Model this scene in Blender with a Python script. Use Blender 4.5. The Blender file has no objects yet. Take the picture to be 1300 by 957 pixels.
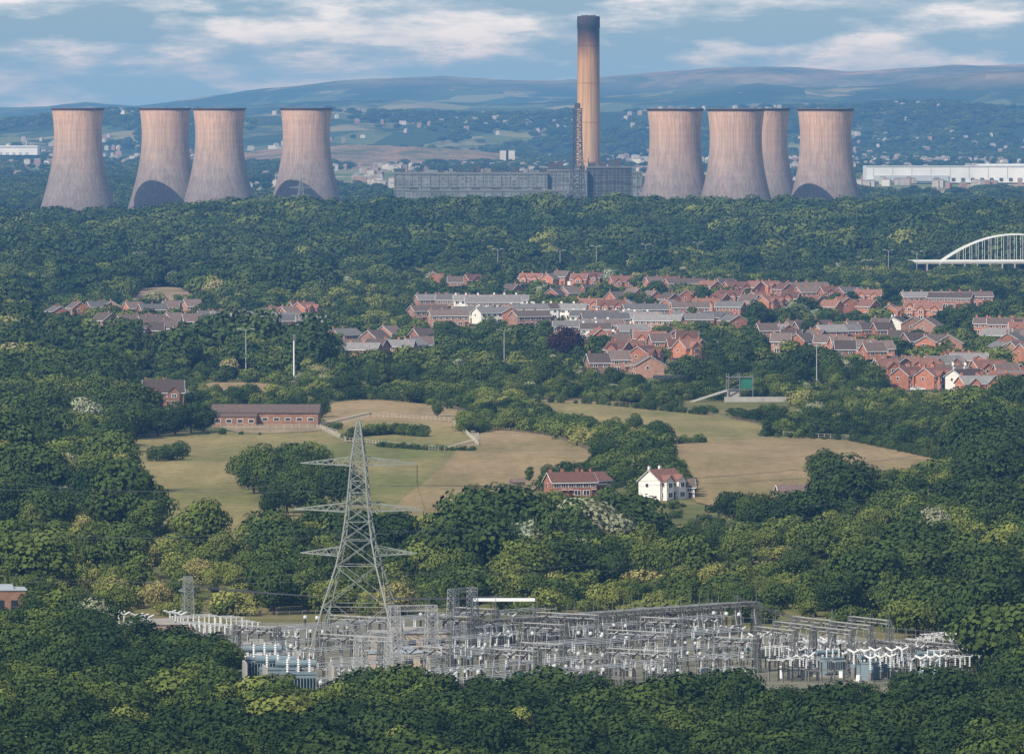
import bpy, math, random
import numpy as np
from mathutils import Vector, Matrix
random.seed(7); rng=np.random.default_rng(11)
scene=bpy.context.scene
scene.view_settings.view_transform='Standard'; scene.view_settings.look='None'; scene.view_settings.exposure=0
EYE=122.0; F=10000.0; CX=650.0; VH=128.0
SUNEL=math.radians(37)

# ---------------------------------------------------------------- terrain
def sstep(a,b,x):
    t=np.clip((x-a)/(b-a),0,1); return t*t*(3-2*t)
def terrain(x,y):
    x=np.asarray(x,float); y=np.asarray(y,float)
    A=3+14*sstep(-440,-170,x)-3*sstep(250,420,x)
    z=A*np.exp(-((y-6650)/560.0)**2)
    und=1.3*np.sin(x/95+1.1)*np.sin(y/170+.4)+1.0*np.sin(x/47+y/210)
    z=z+und*sstep(1950,2200,y)*(1-sstep(7200,7600,y))
    z=z+2.5*np.exp(-((y-2700)/260.0)**2)*np.cos(x/120)
    return z
def G(u,v):  # inputs are image coordinates
    """image pixel, cast along its view ray -> point on the ground"""
    z=0.0
    for _ in range(12):
        y=(EYE-z)*F/(v-VH); x=(u-CX)/F*y; z=float(terrain(x,y))
    return (x,y,z)
def UV(x,y,z): return CX+F*x/y, VH+(EYE-z)*F/y
def at(u,d):
    x=(u-CX)/F*d; return (x,d,float(terrain(x,d)))
def pip(px,py,poly):
    inside=np.zeros(len(px),bool); n=len(poly); j=n-1
    for i in range(n):
        xi,yi=poly[i]; xj,yj=poly[j]
        c=((yi>py)!=(yj>py))
        xx=(xj-xi)*(py-yi)/((yj-yi) if yj!=yi else 1e-9)+xi
        inside^=(c&(px<xx)); j=i
    return inside
_T=rng.random((256,256))
def vn(x,y):
    xi=np.floor(x).astype(int); yi=np.floor(y).astype(int); fx=x-xi; fy=y-yi
    fx=fx*fx*(3-2*fx); fy=fy*fy*(3-2*fy)
    a=_T[xi%256,yi%256]; b=_T[(xi+1)%256,yi%256]; c=_T[xi%256,(yi+1)%256]; d=_T[(xi+1)%256,(yi+1)%256]
    return (a*(1-fx)+b*fx)*(1-fy)+(c*(1-fx)+d*fx)*fy
def fbm(x,y,o=4):
    s=0;a=.5;t=0
    for k in range(o):
        s=s+a*vn(x*2**k+13*k,y*2**k+7*k); t+=a; a*=.5
    return s/t

# ---------------------------------------------------------------- materials
def newmat(name):
    m=bpy.data.materials.new(name); m.use_nodes=True
    nt=m.node_tree; b=nt.nodes['Principled BSDF']; return m,nt,b
def mat(name,col,rough=.8,var=.25,scale=.5,metal=0,spec=.3,col2=None,stretch=(1,1,1),objvar=0.0):
    m,nt,b=newmat(name)
    b.inputs['Roughness'].default_value=rough; b.inputs['Metallic'].default_value=metal
    b.inputs['Specular IOR Level'].default_value=spec
    tc=nt.nodes.new('ShaderNodeTexCoord'); mp=nt.nodes.new('ShaderNodeMapping'); mp.inputs['Scale'].default_value=stretch
    nz=nt.nodes.new('ShaderNodeTexNoise'); nz.inputs['Scale'].default_value=scale; nz.inputs['Detail'].default_value=6; nz.inputs['Roughness'].default_value=.65
    nt.links.new(tc.outputs['Object'],mp.inputs[0]); nt.links.new(mp.outputs[0],nz.inputs['Vector'])
    cr=nt.nodes.new('ShaderNodeValToRGB'); cr.color_ramp.elements[0].position=.3; cr.color_ramp.elements[1].position=.7
    c2=col2 or tuple(min(1,c*(1+var)) for c in col)
    cr.color_ramp.elements[0].color=(*[c*(1-var) for c in col],1) if not col2 else (*col,1)
    cr.color_ramp.elements[1].color=(*c2,1)
    nt.links.new(nz.outputs['Fac'],cr.inputs[0]); out=cr.outputs[0]
    if objvar>0:
        oi=nt.nodes.new('ShaderNodeObjectInfo'); mr=nt.nodes.new('ShaderNodeMapRange')
        mr.inputs['To Min'].default_value=1-objvar; mr.inputs['To Max'].default_value=1+objvar
        nt.links.new(oi.outputs['Random'],mr.inputs['Value'])
        vm=nt.nodes.new('ShaderNodeVectorMath'); vm.operation='SCALE'
        nt.links.new(out,vm.inputs[0]); nt.links.new(mr.outputs[0],vm.inputs['Scale']); out=vm.outputs[0]
    nt.links.new(out,b.inputs['Base Color'])
    return m
def ramp(nt,fac,stops):
    cr=nt.nodes.new('ShaderNodeValToRGB'); e=cr.color_ramp.elements
    while len(e)<len(stops): e.new(.5)
    for k,(p,c) in enumerate(stops): e[k].position=p; e[k].color=(*c,1)
    nt.links.new(fac,cr.inputs[0]); return cr.outputs[0]
def mixc(nt,fac,a,b,mode='MIX'):
    n=nt.nodes.new('ShaderNodeMix'); n.data_type='RGBA'; n.blend_type=mode
    for s,v in ((n.inputs[0],fac),(n.inputs[6],a),(n.inputs[7],b)):
        if hasattr(v,'is_output'): nt.links.new(v,s)
        elif isinstance(v,(tuple,list)): s.default_value=(*v,1)
        else: s.default_value=v
    return n.outputs[2]
def noise(nt,vec,scale,detail=5,rough=.6):
    n=nt.nodes.new('ShaderNodeTexNoise'); n.inputs['Scale'].default_value=scale; n.inputs['Detail'].default_value=detail; n.inputs['Roughness'].default_value=rough
    nt.links.new(vec,n.inputs['Vector']); return n.outputs['Fac']
def mapping(nt,src,scale,rot=(0,0,0)):
    mp=nt.nodes.new('ShaderNodeMapping'); mp.inputs['Scale'].default_value=scale; mp.inputs['Rotation'].default_value=rot
    nt.links.new(src,mp.inputs[0]); return mp.outputs[0]

def foliage_mat(name,stops=None):
    m,nt,b=newmat(name); nt.nodes.remove(b)
    out=nt.nodes['Material Output']
    ai=nt.nodes.new('ShaderNodeAttribute'); ai.attribute_type='INSTANCER'; ai.attribute_name='tint'
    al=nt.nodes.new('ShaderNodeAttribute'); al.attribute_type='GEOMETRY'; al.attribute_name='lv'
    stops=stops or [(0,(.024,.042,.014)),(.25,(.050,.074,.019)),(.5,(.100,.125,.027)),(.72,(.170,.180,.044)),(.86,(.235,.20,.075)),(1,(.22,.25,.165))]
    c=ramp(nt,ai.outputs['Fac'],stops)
    mr=nt.nodes.new('ShaderNodeMapRange'); mr.inputs['To Min'].default_value=.6; mr.inputs['To Max'].default_value=1.6  # lv scales the leaf colour, painting in lit and shaded clumps
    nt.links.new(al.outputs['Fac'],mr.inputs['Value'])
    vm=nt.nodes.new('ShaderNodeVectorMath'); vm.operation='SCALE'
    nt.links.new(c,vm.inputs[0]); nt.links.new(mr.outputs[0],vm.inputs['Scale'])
    d=nt.nodes.new('ShaderNodeBsdfDiffuse'); nt.links.new(vm.outputs[0],d.inputs['Color'])
    nt.links.new(d.outputs[0],out.inputs['Surface'])
    return m
M_leaf=foliage_mat('foliage')
M_copper=foliage_mat('copper_foliage',[(0,(.035,.016,.020)),(1,(.05,.02,.02))])
M_bark=mat('bark',(.07,.055,.04),.9)
M_brick=mat('brick',(.35,.15,.09),.9,.25,.8,objvar=.3)
M_brick2=mat('brick_brown',(.29,.165,.115),.9,.25,.8,objvar=.3)
M_render=mat('render_white',(.70,.67,.60),.85,.08,.8,objvar=.08)
M_roofs=[mat('roof_brown',(.12,.088,.072),.85,.3,1.2,objvar=.45),mat('roof_grey',(.17,.16,.15),.8,.3,1.2,objvar=.4),mat('roof_red',(.18,.088,.062),.85,.3,1.2,objvar=.45)]
M_glass=mat('window_glass',(.03,.035,.045),.12,.2,.5,spec=.6)
M_white=mat('white_paint',(.75,.75,.73),.6,.06)
M_door=mat('door_paint',(.10,.05,.04),.6,.3,objvar=.4)
M_asph=mat('asphalt',(.075,.073,.07),.9,.2,.05)
M_pave=mat('paving',(.27,.25,.22),.9,.2,.1)
M_steel=mat('galvanised_steel',(.15,.152,.138),.6,.4,.4)
M_pylon=mat('pylon_steel',(.22,.235,.205),.6,.2,.3)
M_dsteel=mat('dark_steel',(.06,.06,.065),.7,.2,.3)
M_ins=mat('insulator_porcelain',(.66,.66,.63),.4,.2,.3)
M_insb=mat('insulator_brown',(.045,.03,.025),.35,.12,1)
M_alu=mat('aluminium_tube',(.56,.56,.54),.5,.12,1)
M_tx=mat('transformer_paint',(.17,.22,.235),.6,.12,.5)
M_gravel=mat('gravel',(.085,.09,.045),.95,.45,.06,col2=(.26,.235,.165))
M_concrete=mat('concrete',(.36,.34,.30),.9,.2,.3)
M_wood=mat('fence_wood',(.22,.17,.12),.9,.2,.4)
M_green=mat('green_paint',(.03,.16,.10),.6,.15,.4)
M_blue=mat('blue_paint',(.05,.22,.42),.5,.1,.4)

# ---------------------------------------------------------------- mesh builder
class MB:
    def __init__(s): s.v=[];s.f=[];s.m=[]
    def add(s,vs,fs,m=0):
        o=len(s.v); s.v+=[tuple(p) for p in vs]; s.f+=[tuple(i+o for i in f) for f in fs]; s.m+=[m]*len(fs)
    def box(s,c,d,m=0,rz=0):
        x,y,z=c; a,b,h=d[0]/2,d[1]/2,d[2]/2; cr,sr=math.cos(rz),math.sin(rz)
        vs=[(x+cr*i*a-sr*j*b,y+sr*i*a+cr*j*b,z+k*h) for k in(-1,1) for i,j in((-1,-1),(1,-1),(1,1),(-1,1))]
        s.add(vs,[(3,2,1,0),(4,5,6,7),(0,1,5,4),(1,2,6,5),(2,3,7,6),(3,0,4,7)],m)
    def cyl(s,p0,p1,r0,r1=None,n=8,m=0,cap=True):
        r1=r0 if r1 is None else r1
        p0=Vector(p0);p1=Vector(p1);d=(p1-p0)
        if d.length<1e-6:return
        d.normalize(); a=d.orthogonal().normalized(); b=d.cross(a)
        vs=[p0+(a*math.cos(2*math.pi*i/n)+b*math.sin(2*math.pi*i/n))*r0 for i in range(n)]+[p1+(a*math.cos(2*math.pi*i/n)+b*math.sin(2*math.pi*i/n))*r1 for i in range(n)]
        fs=[(i,(i+1)%n,n+(i+1)%n,n+i) for i in range(n)]
        if cap: fs+=[tuple(range(n))[::-1],tuple(range(n,2*n))]
        s.add(vs,fs,m)
    def beam(s,p0,p1,w,m=0): s.cyl(p0,p1,w*.7,w*.7,4,m,False)
    def lathe(s,prof,n=24,m=0,c=(0,0,0)):
        vs=[(c[0]+r*math.cos(2*math.pi*i/n),c[1]+r*math.sin(2*math.pi*i/n),c[2]+z) for r,z in prof for i in range(n)]
        fs=[(k*n+i,k*n+(i+1)%n,(k+1)*n+(i+1)%n,(k+1)*n+i) for k in range(len(prof)-1) for i in range(n)]
        s.add(vs,fs,m)
    def mesh(s,name,mats,smooth=False):
        me=bpy.data.meshes.new(name); me.from_pydata(s.v,[],s.f)
        for m in mats: me.materials.append(m)
        me.polygons.foreach_set('material_index',s.m)
        if smooth: me.polygons.foreach_set('use_smooth',[True]*len(s.f))
        me.update(); return me
def obj(name,me,loc=(0,0,0),rz=0,sc=1,parent=None):
    o=bpy.data.objects.new(name,me); o.location=loc; o.rotation_euler=(0,0,rz)
    o.scale=(sc,)*3 if not isinstance(sc,tuple) else sc
    scene.collection.objects.link(o)
    if parent: o.parent=parent
    return o

# ---------------------------------------------------------------- ground
def grid_mesh(name,ys,ts,hf,xoff=0,mats=(),add=500):
    Y,Tt=np.meshgrid(ys,ts,indexing='ij'); X=Tt*(Y+add)+xoff; Z=hf(X,Y)
    V=np.stack([X,Y,Z],-1).reshape(-1,3); n,m=Y.shape
    I=np.arange(n*m).reshape(n,m)
    Fq=np.stack([I[:-1,:-1],I[:-1,1:],I[1:,1:],I[1:,:-1]],-1).reshape(-1,4)
    me=bpy.data.meshes.new(name); me.from_pydata(V.tolist(),[],Fq.tolist())
    me.polygons.foreach_set('use_smooth',[True]*len(Fq))
    for mm in mats: me.materials.append(mm)
    me.update(); return me
mg,nt,b=newmat('ground_grass')
geo=nt.nodes.new('ShaderNodeNewGeometry'); P=geo.outputs['Position']
n1=noise(nt,mapping(nt,P,(.012,.012,.012)),1,8,.65); n2=noise(nt,mapping(nt,P,(.15,.15,.15)),1,5,.7)
near=ramp(nt,n1,[(.30,(.065,.085,.025)),(.45,(.12,.13,.038)),(.56,(.20,.175,.065)),(.72,(.27,.22,.11))])
near=mixc(nt,.4,near,ramp(nt,n2,[(.3,(.3,.34,.25)),(.7,(1,1,1))]),'MULTIPLY')
vo=nt.nodes.new('ShaderNodeTexVoronoi'); vo.inputs['Scale'].default_value=1
nt.links.new(mapping(nt,P,(.0042,.0016,.003),(0,0,.3)),vo.inputs['Vector'])
sp=nt.nodes.new('ShaderNodeSeparateColor'); nt.links.new(vo.outputs['Color'],sp.inputs[0])
far=ramp(nt,sp.outputs[0],[(.0,(.06,.09,.035)),(.3,(.10,.14,.05)),(.5,(.15,.17,.07)),(.7,(.29,.25,.14)),(.95,(.36,.30,.19))])
far=mixc(nt,.5,far,ramp(nt,n1,[(.3,(.35,.4,.35)),(.6,(1,1,1))]),'MULTIPLY')
sx=nt.nodes.new('ShaderNodeSeparateXYZ'); nt.links.new(P,sx.inputs[0])
mr=nt.nodes.new('ShaderNodeMapRange'); mr.inputs['From Min'].default_value=7400; mr.inputs['From Max'].default_value=8600
nt.links.new(sx.outputs['Y'],mr.inputs['Value'])
nt.links.new(mixc(nt,mr.outputs[0],near,far),b.inputs['Base Color']); b.inputs['Roughness'].default_value=.95; b.inputs['Specular IOR Level'].default_value=.1
ys=np.concatenate([np.linspace(-450,1200,20),np.linspace(1215,8600,560),np.geomspace(8650,90000,90)])
ts=np.concatenate([[-3,-1.2,-.5,-.25],np.linspace(-.14,.14,110),[.25,.5,1.2,3]])
obj('ground',grid_mesh('ground',ys,ts,terrain,mats=[mg]))

# hills
P1u=[-900,-300,0,60,110,170,240,330,420,480,560,640,700,770,830,900,1000,1080,1140,1200,1300,1700,2300]
P1v=[150,142,139,138,132,136,128,115,106,102,98,99,101,96,90,83,82,88,83,80,81,88,100]
P2u=[-900,0,200,330,400,520,640,760,840,900,960,1050,1130,1180,1225,1300,1500,2300]
P2v=[170,152,146,134,130,125,129,121,116,112,106,112,108,99,92,86,80,110]
P3u=[-900,0,120,240,300,420,520,650,800,1000,1100,1200,1300,2300]
P3v=[160,156,146,141,148,140,143,146,138,136,134,131,136,150]
def hillh(X,Y):
    u=CX+F*X/Y
    h1=EYE+(VH-np.interp(u,P1u,P1v))*3.2; h2=EYE+(VH-np.interp(u,P2u,P2v))*2.5; h3=EYE+(VH-np.interp(u,P3u,P3v))*2.0
    g=lambda y,c,a,bb: np.where(y<c,sstep(c-a,c,y),1-sstep(c,c+bb,y))
    n=fbm(X/900+3,Y/1600+5,5)-.5; n2=fbm(X/260,Y/700,4)-.5
    z=np.maximum.reduce([h3*g(Y,20000,3400,3000),h2*g(Y,25500,4500,5000),h1*g(Y,32000,6000,9000)])
    return z+ (n*46+n2*22)*np.clip(z/120,0,1)-4
mh,nt,b=newmat('hill_land')
geo=nt.nodes.new('ShaderNodeNewGeometry'); P=geo.outputs['Position']
vo=nt.nodes.new('ShaderNodeTexVoronoi'); vo.inputs['Scale'].default_value=1
nt.links.new(mapping(nt,P,(.0065,.0018,.004),(0,0,.2)),vo.inputs['Vector'])
sp=nt.nodes.new('ShaderNodeSeparateColor'); nt.links.new(vo.outputs['Color'],sp.inputs[0])
low=ramp(nt,sp.outputs[0],[(.0,(.035,.06,.03)),(.35,(.06,.09,.04)),(.6,(.11,.14,.06)),(.85,(.21,.20,.11))])
w=noise(nt,mapping(nt,P,(.0022,.0008,.002)),1,8,.68)
low=mixc(nt,ramp(nt,w,[(.45,(0,0,0)),(.53,(1,1,1))]),low,(.03,.05,.028))
moor=ramp(nt,noise(nt,mapping(nt,P,(.0026,.0009,.004)),1,9,.74),[(.38,(.06,.075,.045)),(.5,(.15,.13,.075)),(.64,(.31,.23,.15))])
sx=nt.nodes.new('ShaderNodeSeparateXYZ'); nt.links.new(P,sx.inputs[0])
mr=nt.nodes.new('ShaderNodeMapRange'); mr.inputs['From Min'].default_value=150; mr.inputs['From Max'].default_value=225
nt.links.new(sx.outputs['Z'],mr.inputs['Value'])
nt.links.new(mixc(nt,mr.outputs[0],low,moor),b.inputs['Base Color']); b.inputs['Roughness'].default_value=1; b.inputs['Specular IOR Level'].default_value=0
obj('hills',grid_mesh('hills',np.linspace(16500,41500,210),np.linspace(-.14,.14,330),hillh,mats=[mh],add=0))

# ---------------------------------------------------------------- draped sheets
import bmesh
def drape(name,pts,material,off=.25,cell=22):
    bm=bmesh.new(); vs=[bm.verts.new((p[0],p[1],0)) for p in pts]; bm.faces.new(vs)
    xs=[p[0] for p in pts]; yy=[p[1] for p in pts]
    for k in range(int(min(xs)//cell)+1,int(max(xs)//cell)+1):
        bmesh.ops.bisect_plane(bm,geom=bm.verts[:]+bm.edges[:]+bm.faces[:],plane_co=(k*cell,0,0),plane_no=(1,0,0))
    for k in range(int(min(yy)//cell)+1,int(max(yy)//cell)+1):
        bmesh.ops.bisect_plane(bm,geom=bm.verts[:]+bm.edges[:]+bm.faces[:],plane_co=(0,k*cell,0),plane_no=(0,1,0))
    bmesh.ops.triangulate(bm,faces=bm.faces[:])
    for v in bm.verts: v.co.z=float(terrain(v.co.x,v.co.y))+off
    bm.normal_update()
    for f in bm.faces:
        if f.normal.z<0: f.normal_flip()
    me=bpy.data.meshes.new(name); bm.to_mesh(me); bm.free(); me.materials.append(material); return obj(name,me)
def smoothpoly(poly,it=2):
    for _ in range(it):
        q=[]
        for i in range(len(poly)):
            a=poly[i];c=poly[(i+1)%len(poly)]
            q+=[(a[0]*.75+c[0]*.25,a[1]*.75+c[1]*.25),(a[0]*.25+c[0]*.75,a[1]*.25+c[1]*.75)]
        poly=q
    return poly
def field_mat(name,g,d,scale=.012):
    m,nt,b=newmat(name); geo=nt.nodes.new('ShaderNodeNewGeometry'); P=geo.outputs['Position']
    a=noise(nt,mapping(nt,P,(scale,scale*.6,scale)),1,9,.66); c=noise(nt,mapping(nt,P,(.30,.09,.2)),1,7,.78)
    s=noise(nt,mapping(nt,P,(.09,.006,.1),(0,0,.5)),1,4,.6)
    col=ramp(nt,a,[(.36,g),(.58,d),(.72,tuple(x*1.2 for x in d))])
    col=mixc(nt,.6,col,ramp(nt,c,[(.34,(.45,.50,.36)),(.62,(1.0,1.0,1.0))]),'MULTIPLY')
    col=mixc(nt,.35,col,ramp(nt,s,[(.4,(.6,.62,.55)),(.6,(1,1,1))]),'MULTIPLY')
    nt.links.new(col,b.inputs['Base Color']); b.inputs['Roughness'].default_value=.95; b.inputs['Specular IOR Level'].default_value=.1
    return m
FM1=field_mat('pasture_green',(.165,.175,.05),(.31,.245,.105))
FM2=field_mat('pasture_brown',(.25,.20,.085),(.37,.26,.14))
FM3=field_mat('paddock_dirt',(.28,.21,.125),(.36,.27,.17),.03)
fields=[
 ('pasture',[(140,556),(262,546),(410,545),(430,552),(590,575),(612,560),(700,556),(752,575),(752,590),(700,606),(655,640),(600,700),(490,700),(330,700),(195,690),(150,630)],FM1,.25,1),
 ('pasture',[(600,545),(700,552),(755,576),(752,594),(700,606),(650,645),(600,692),(480,696),(500,640),(560,600)],FM2,.45,1),
 ('pasture',[(830,560),(960,553),(1100,560),(1225,592),(1170,608),(1090,636),(900,650),(860,620),(838,585)],FM2,.25,1),
 ('pasture',[(640,506),(760,510),(880,522),(965,538),(990,555),(870,566),(760,556),(690,536)],FM1,.25,1),
 ('pasture',[(405,514),(470,506),(560,516),(600,526),(600,548),(520,540),(412,543)],FM2,.25,1),
 ('paddock',[(430,532),(575,538),(606,568),(560,574),(440,560)],FM1,.35,1),
 ('pasture',[(240,486),(345,486),(400,500),(330,505),(250,503)],FM2,.25,1),
 ('paddock',[(270,538),(400,538),(425,548),(300,553)],FM3,.4,1),
 ('rough_grass',[(120,748),(0,742),(-60,742),(-60,775),(60,782),(165,776),(220,766),(200,752)],FM1,.25,0),
 ('pasture',[(165,366),(245,364),(262,392),(165,394)],FM3,.25,1),
]
fpoly=[]
for nme,pl,m,off,ex in fields:
    pl=smoothpoly(pl)
    if ex: fpoly.append(pl)
    drape(nme,[G(*p) for p in pl],m,off)
def strip(name,uvs,w,m,off=.6,world=False):
    pts=[Vector(p if world else G(*p)) for p in uvs]; L=[];R=[]
    for i,p in enumerate(pts):
        d=(pts[min(i+1,len(pts)-1)]-pts[max(i-1,0)]); d.z=0; d.normalize(); n=Vector((-d.y,d.x,0))*w/2
        L.append(p+n);R.append(p-n)
    return drape(name,L+R[::-1],m,off,40)
M_track=mat('dirt_track',(.33,.27,.18),.95,.25,.1)
strip('dirt_track',[(600,530),(604,560),(560,572),(500,566),(440,562)],3,M_track)
strip('dirt_track',[(815,748),(850,744),(880,752)],5,M_track)
strip('dirt_track',[(-30,752),(60,755),(120,762),(170,772)],4,M_track)
strip('dirt_track',[(405,540),(470,525),(600,530),(700,548)],3.5,M_track)

# ---------------------------------------------------------------- trees
def make_tree(name,seed,H,W,base,nl,per,leaf,lobe=.28,conic=0,trunk=True,leafmat=None):
    r=np.random.default_rng(seed); mb=MB()
    cz=(H*base+H)/2; rz=(H-H*base)/2; C=[]
    k=0
    while len(C)<nl and k<4000:
        k+=1
        d=r.normal(size=3); d/=np.linalg.norm(d); rad=.35+.45*r.random()**.6
        p=d*rad; w=1-conic*(p[2]*.5+.5)
        q=np.array([p[0]*W/2*w,p[1]*W/2*w,cz+p[2]*rz])
        if all(np.linalg.norm(q-c)>W*.15 for c,_ in C): C.append((q,W*lobe*(.6+.7*r.random())*(1-.5*conic*(p[2]*.5+.5))))
    if trunk:
        mb.cyl((0,0,-.3),(0,0,H*.35),.035*H,.022*H,7,1,False); mb.cyl((0,0,H*.35),(W*.03,0,H*.7),.022*H,.008*H,6,1,False)
        for c,_ in C[:9]:
            z0=H*(.2+.3*r.random()); mb.cyl((0,0,z0),tuple(c),.012*H,.004*H,4,1,False)
    V=[];LV=[]
    for c,rad in C:
        n=int(per*(rad/(W*lobe))**2)+8
        d=r.normal(size=(n,3)); d[:,2]=d[:,2]*.9+.4; d/=np.linalg.norm(d,axis=1)[:,None]
        rr=rad*(.66+.46*r.random(n)**.7); 
        sq=np.array([1,1,.8]); p=c+d*rr[:,None]*sq
        nn=d+r.normal(size=(n,3))*.24; nn/=np.linalg.norm(nn,axis=1)[:,None]
        t=np.cross(nn,r.normal(size=(n,3))); t/=np.linalg.norm(t,axis=1)[:,None]; bt=np.cross(nn,t)
        s=leaf*(.6+.8*r.random(n))[:,None]*.5
        quad=np.stack([p-t*s-bt*s*.6,p+t*s*.5-bt*s,p+t*s+bt*s*.7,p-t*s*.6+bt*s],1)
        V.append(quad.reshape(-1,3))
        ll=np.clip(.25*(c[2]/H)+.45*r.random()+.3*r.random(n),0,1); LV.append(np.repeat(ll,4))  # higher lobes lighter: crown light and shade put into leaf colour, plus random tone
    V=np.concatenate(V); LV=np.concatenate(LV); V[:,2]=np.maximum(V[:,2],.05)
    o=len(mb.v); nq=len(V)//4
    verts=mb.v+V.tolist(); faces=mb.f+(np.arange(nq*4).reshape(-1,4)+o).tolist()
    me=bpy.data.meshes.new(name); me.from_pydata(verts,[],faces)
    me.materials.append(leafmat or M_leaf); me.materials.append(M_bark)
    me.polygons.foreach_set('material_index',mb.m+[0]*nq)
    a=me.attributes.new('lv','FLOAT','POINT'); a.data.foreach_set('value',np.concatenate([np.zeros(o),LV]).astype(np.float32))
    me.update(); return me
protos=[]  # (mesh,H)
for lod,(pm_,lm_) in enumerate(((1,1),(.30,1.75))):
    def T(*a,**k):
        a=list(a); a[5]=max(20,int(a[5]*pm_)) ; a[6]=a[6]*lm_
        protos.append((make_tree('t%02d'%len(protos),*a,**k),a[1]))
    for s in range(4): T(s+1,10,8.6,.12,19,190,.46)
    for s in range(2): T(s+21,12,7.4,.10,19,190,.46,.30)
    for s in range(2): T(s+31,9,11,.15,22,200,.48,.24)
    for s in range(2): T(s+41,13,5.2,.06,18,140,.46,.34,.55)
    for s in range(3): T(s+51,4.2,5.2,-.1,11,90,.36,.3,0,False)
    for s in range(2): T(s+61,2.4,3.6,-.2,8,60,.32,.32,0,False)
PH=np.array([p[1] for p in protos]); NP_=15
coll=bpy.data.collections.new('tree_prototypes')
for k,(me,h) in enumerate(protos):
    coll.objects.link(bpy.data.objects.new('proto_%02d'%k,me))
def scatter(name,X,Y,Z,SC,RZ,IDX,TINT):
    n=len(X); me=bpy.data.meshes.new(name); me.vertices.add(n)
    me.vertices.foreach_set('co',np.stack([X,Y,Z],1).astype(np.float32).ravel())
    a=me.attributes.new('scl','FLOAT_VECTOR','POINT'); a.data.foreach_set('vector',SC.astype(np.float32).ravel())
    a=me.attributes.new('rot','FLOAT_VECTOR','POINT'); a.data.foreach_set('vector',np.stack([np.zeros(n),np.zeros(n),RZ],1).astype(np.float32).ravel())
    a=me.attributes.new('idx','INT','POINT'); a.data.foreach_set('value',IDX.astype(np.int32))
    a=me.attributes.new('tint','FLOAT','POINT'); a.data.foreach_set('value',TINT.astype(np.float32))
    me.update(); o=obj(name,me)
    g=bpy.data.node_groups.new(name+'_scatter','GeometryNodeTree')
    g.interface.new_socket('Geometry',in_out='INPUT',socket_type='NodeSocketGeometry'); g.interface.new_socket('Geometry',in_out='OUTPUT',socket_type='NodeSocketGeometry')
    N=g.nodes; i=N.new('NodeGroupInput'); ou=N.new('NodeGroupOutput'); ins=N.new('GeometryNodeInstanceOnPoints')
    ci=N.new('GeometryNodeCollectionInfo'); ci.inputs['Collection'].default_value=coll; ci.inputs['Separate Children'].default_value=True; ci.inputs['Reset Children'].default_value=True
    g.links.new(i.outputs[0],ins.inputs['Points']); g.links.new(ci.outputs[0],ins.inputs['Instance']); ins.inputs['Pick Instance'].default_value=True
    def na(nm,t):
        q=N.new('GeometryNodeInputNamedAttribute'); q.data_type=t; q.inputs['Name'].default_value=nm
        return [s for s in q.outputs if s.enabled][0]
    g.links.new(na('idx','INT'),ins.inputs['Instance Index']); g.links.new(na('rot','FLOAT_VECTOR'),ins.inputs['Rotation']); g.links.new(na('scl','FLOAT_VECTOR'),ins.inputs['Scale'])
    g.links.new(ins.outputs[0],ou.inputs[0])
    md=o.modifiers.new('scatter','NODES'); md.node_group=g
    return o
clear=[]   # world rects x0,x1,y0,y1 ; trees forbidden
lowz=[]    # world rects: only bushes
def lone(name,u,v,k,h,tint,me=None,wide=1.0):
    p=G(u,v); s=h/protos[k][1]
    o=obj(name,me or protos[k][0],p,random.random()*6.28,(s*wide,s*wide,s)); o['tint']=float(tint); return o

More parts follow.
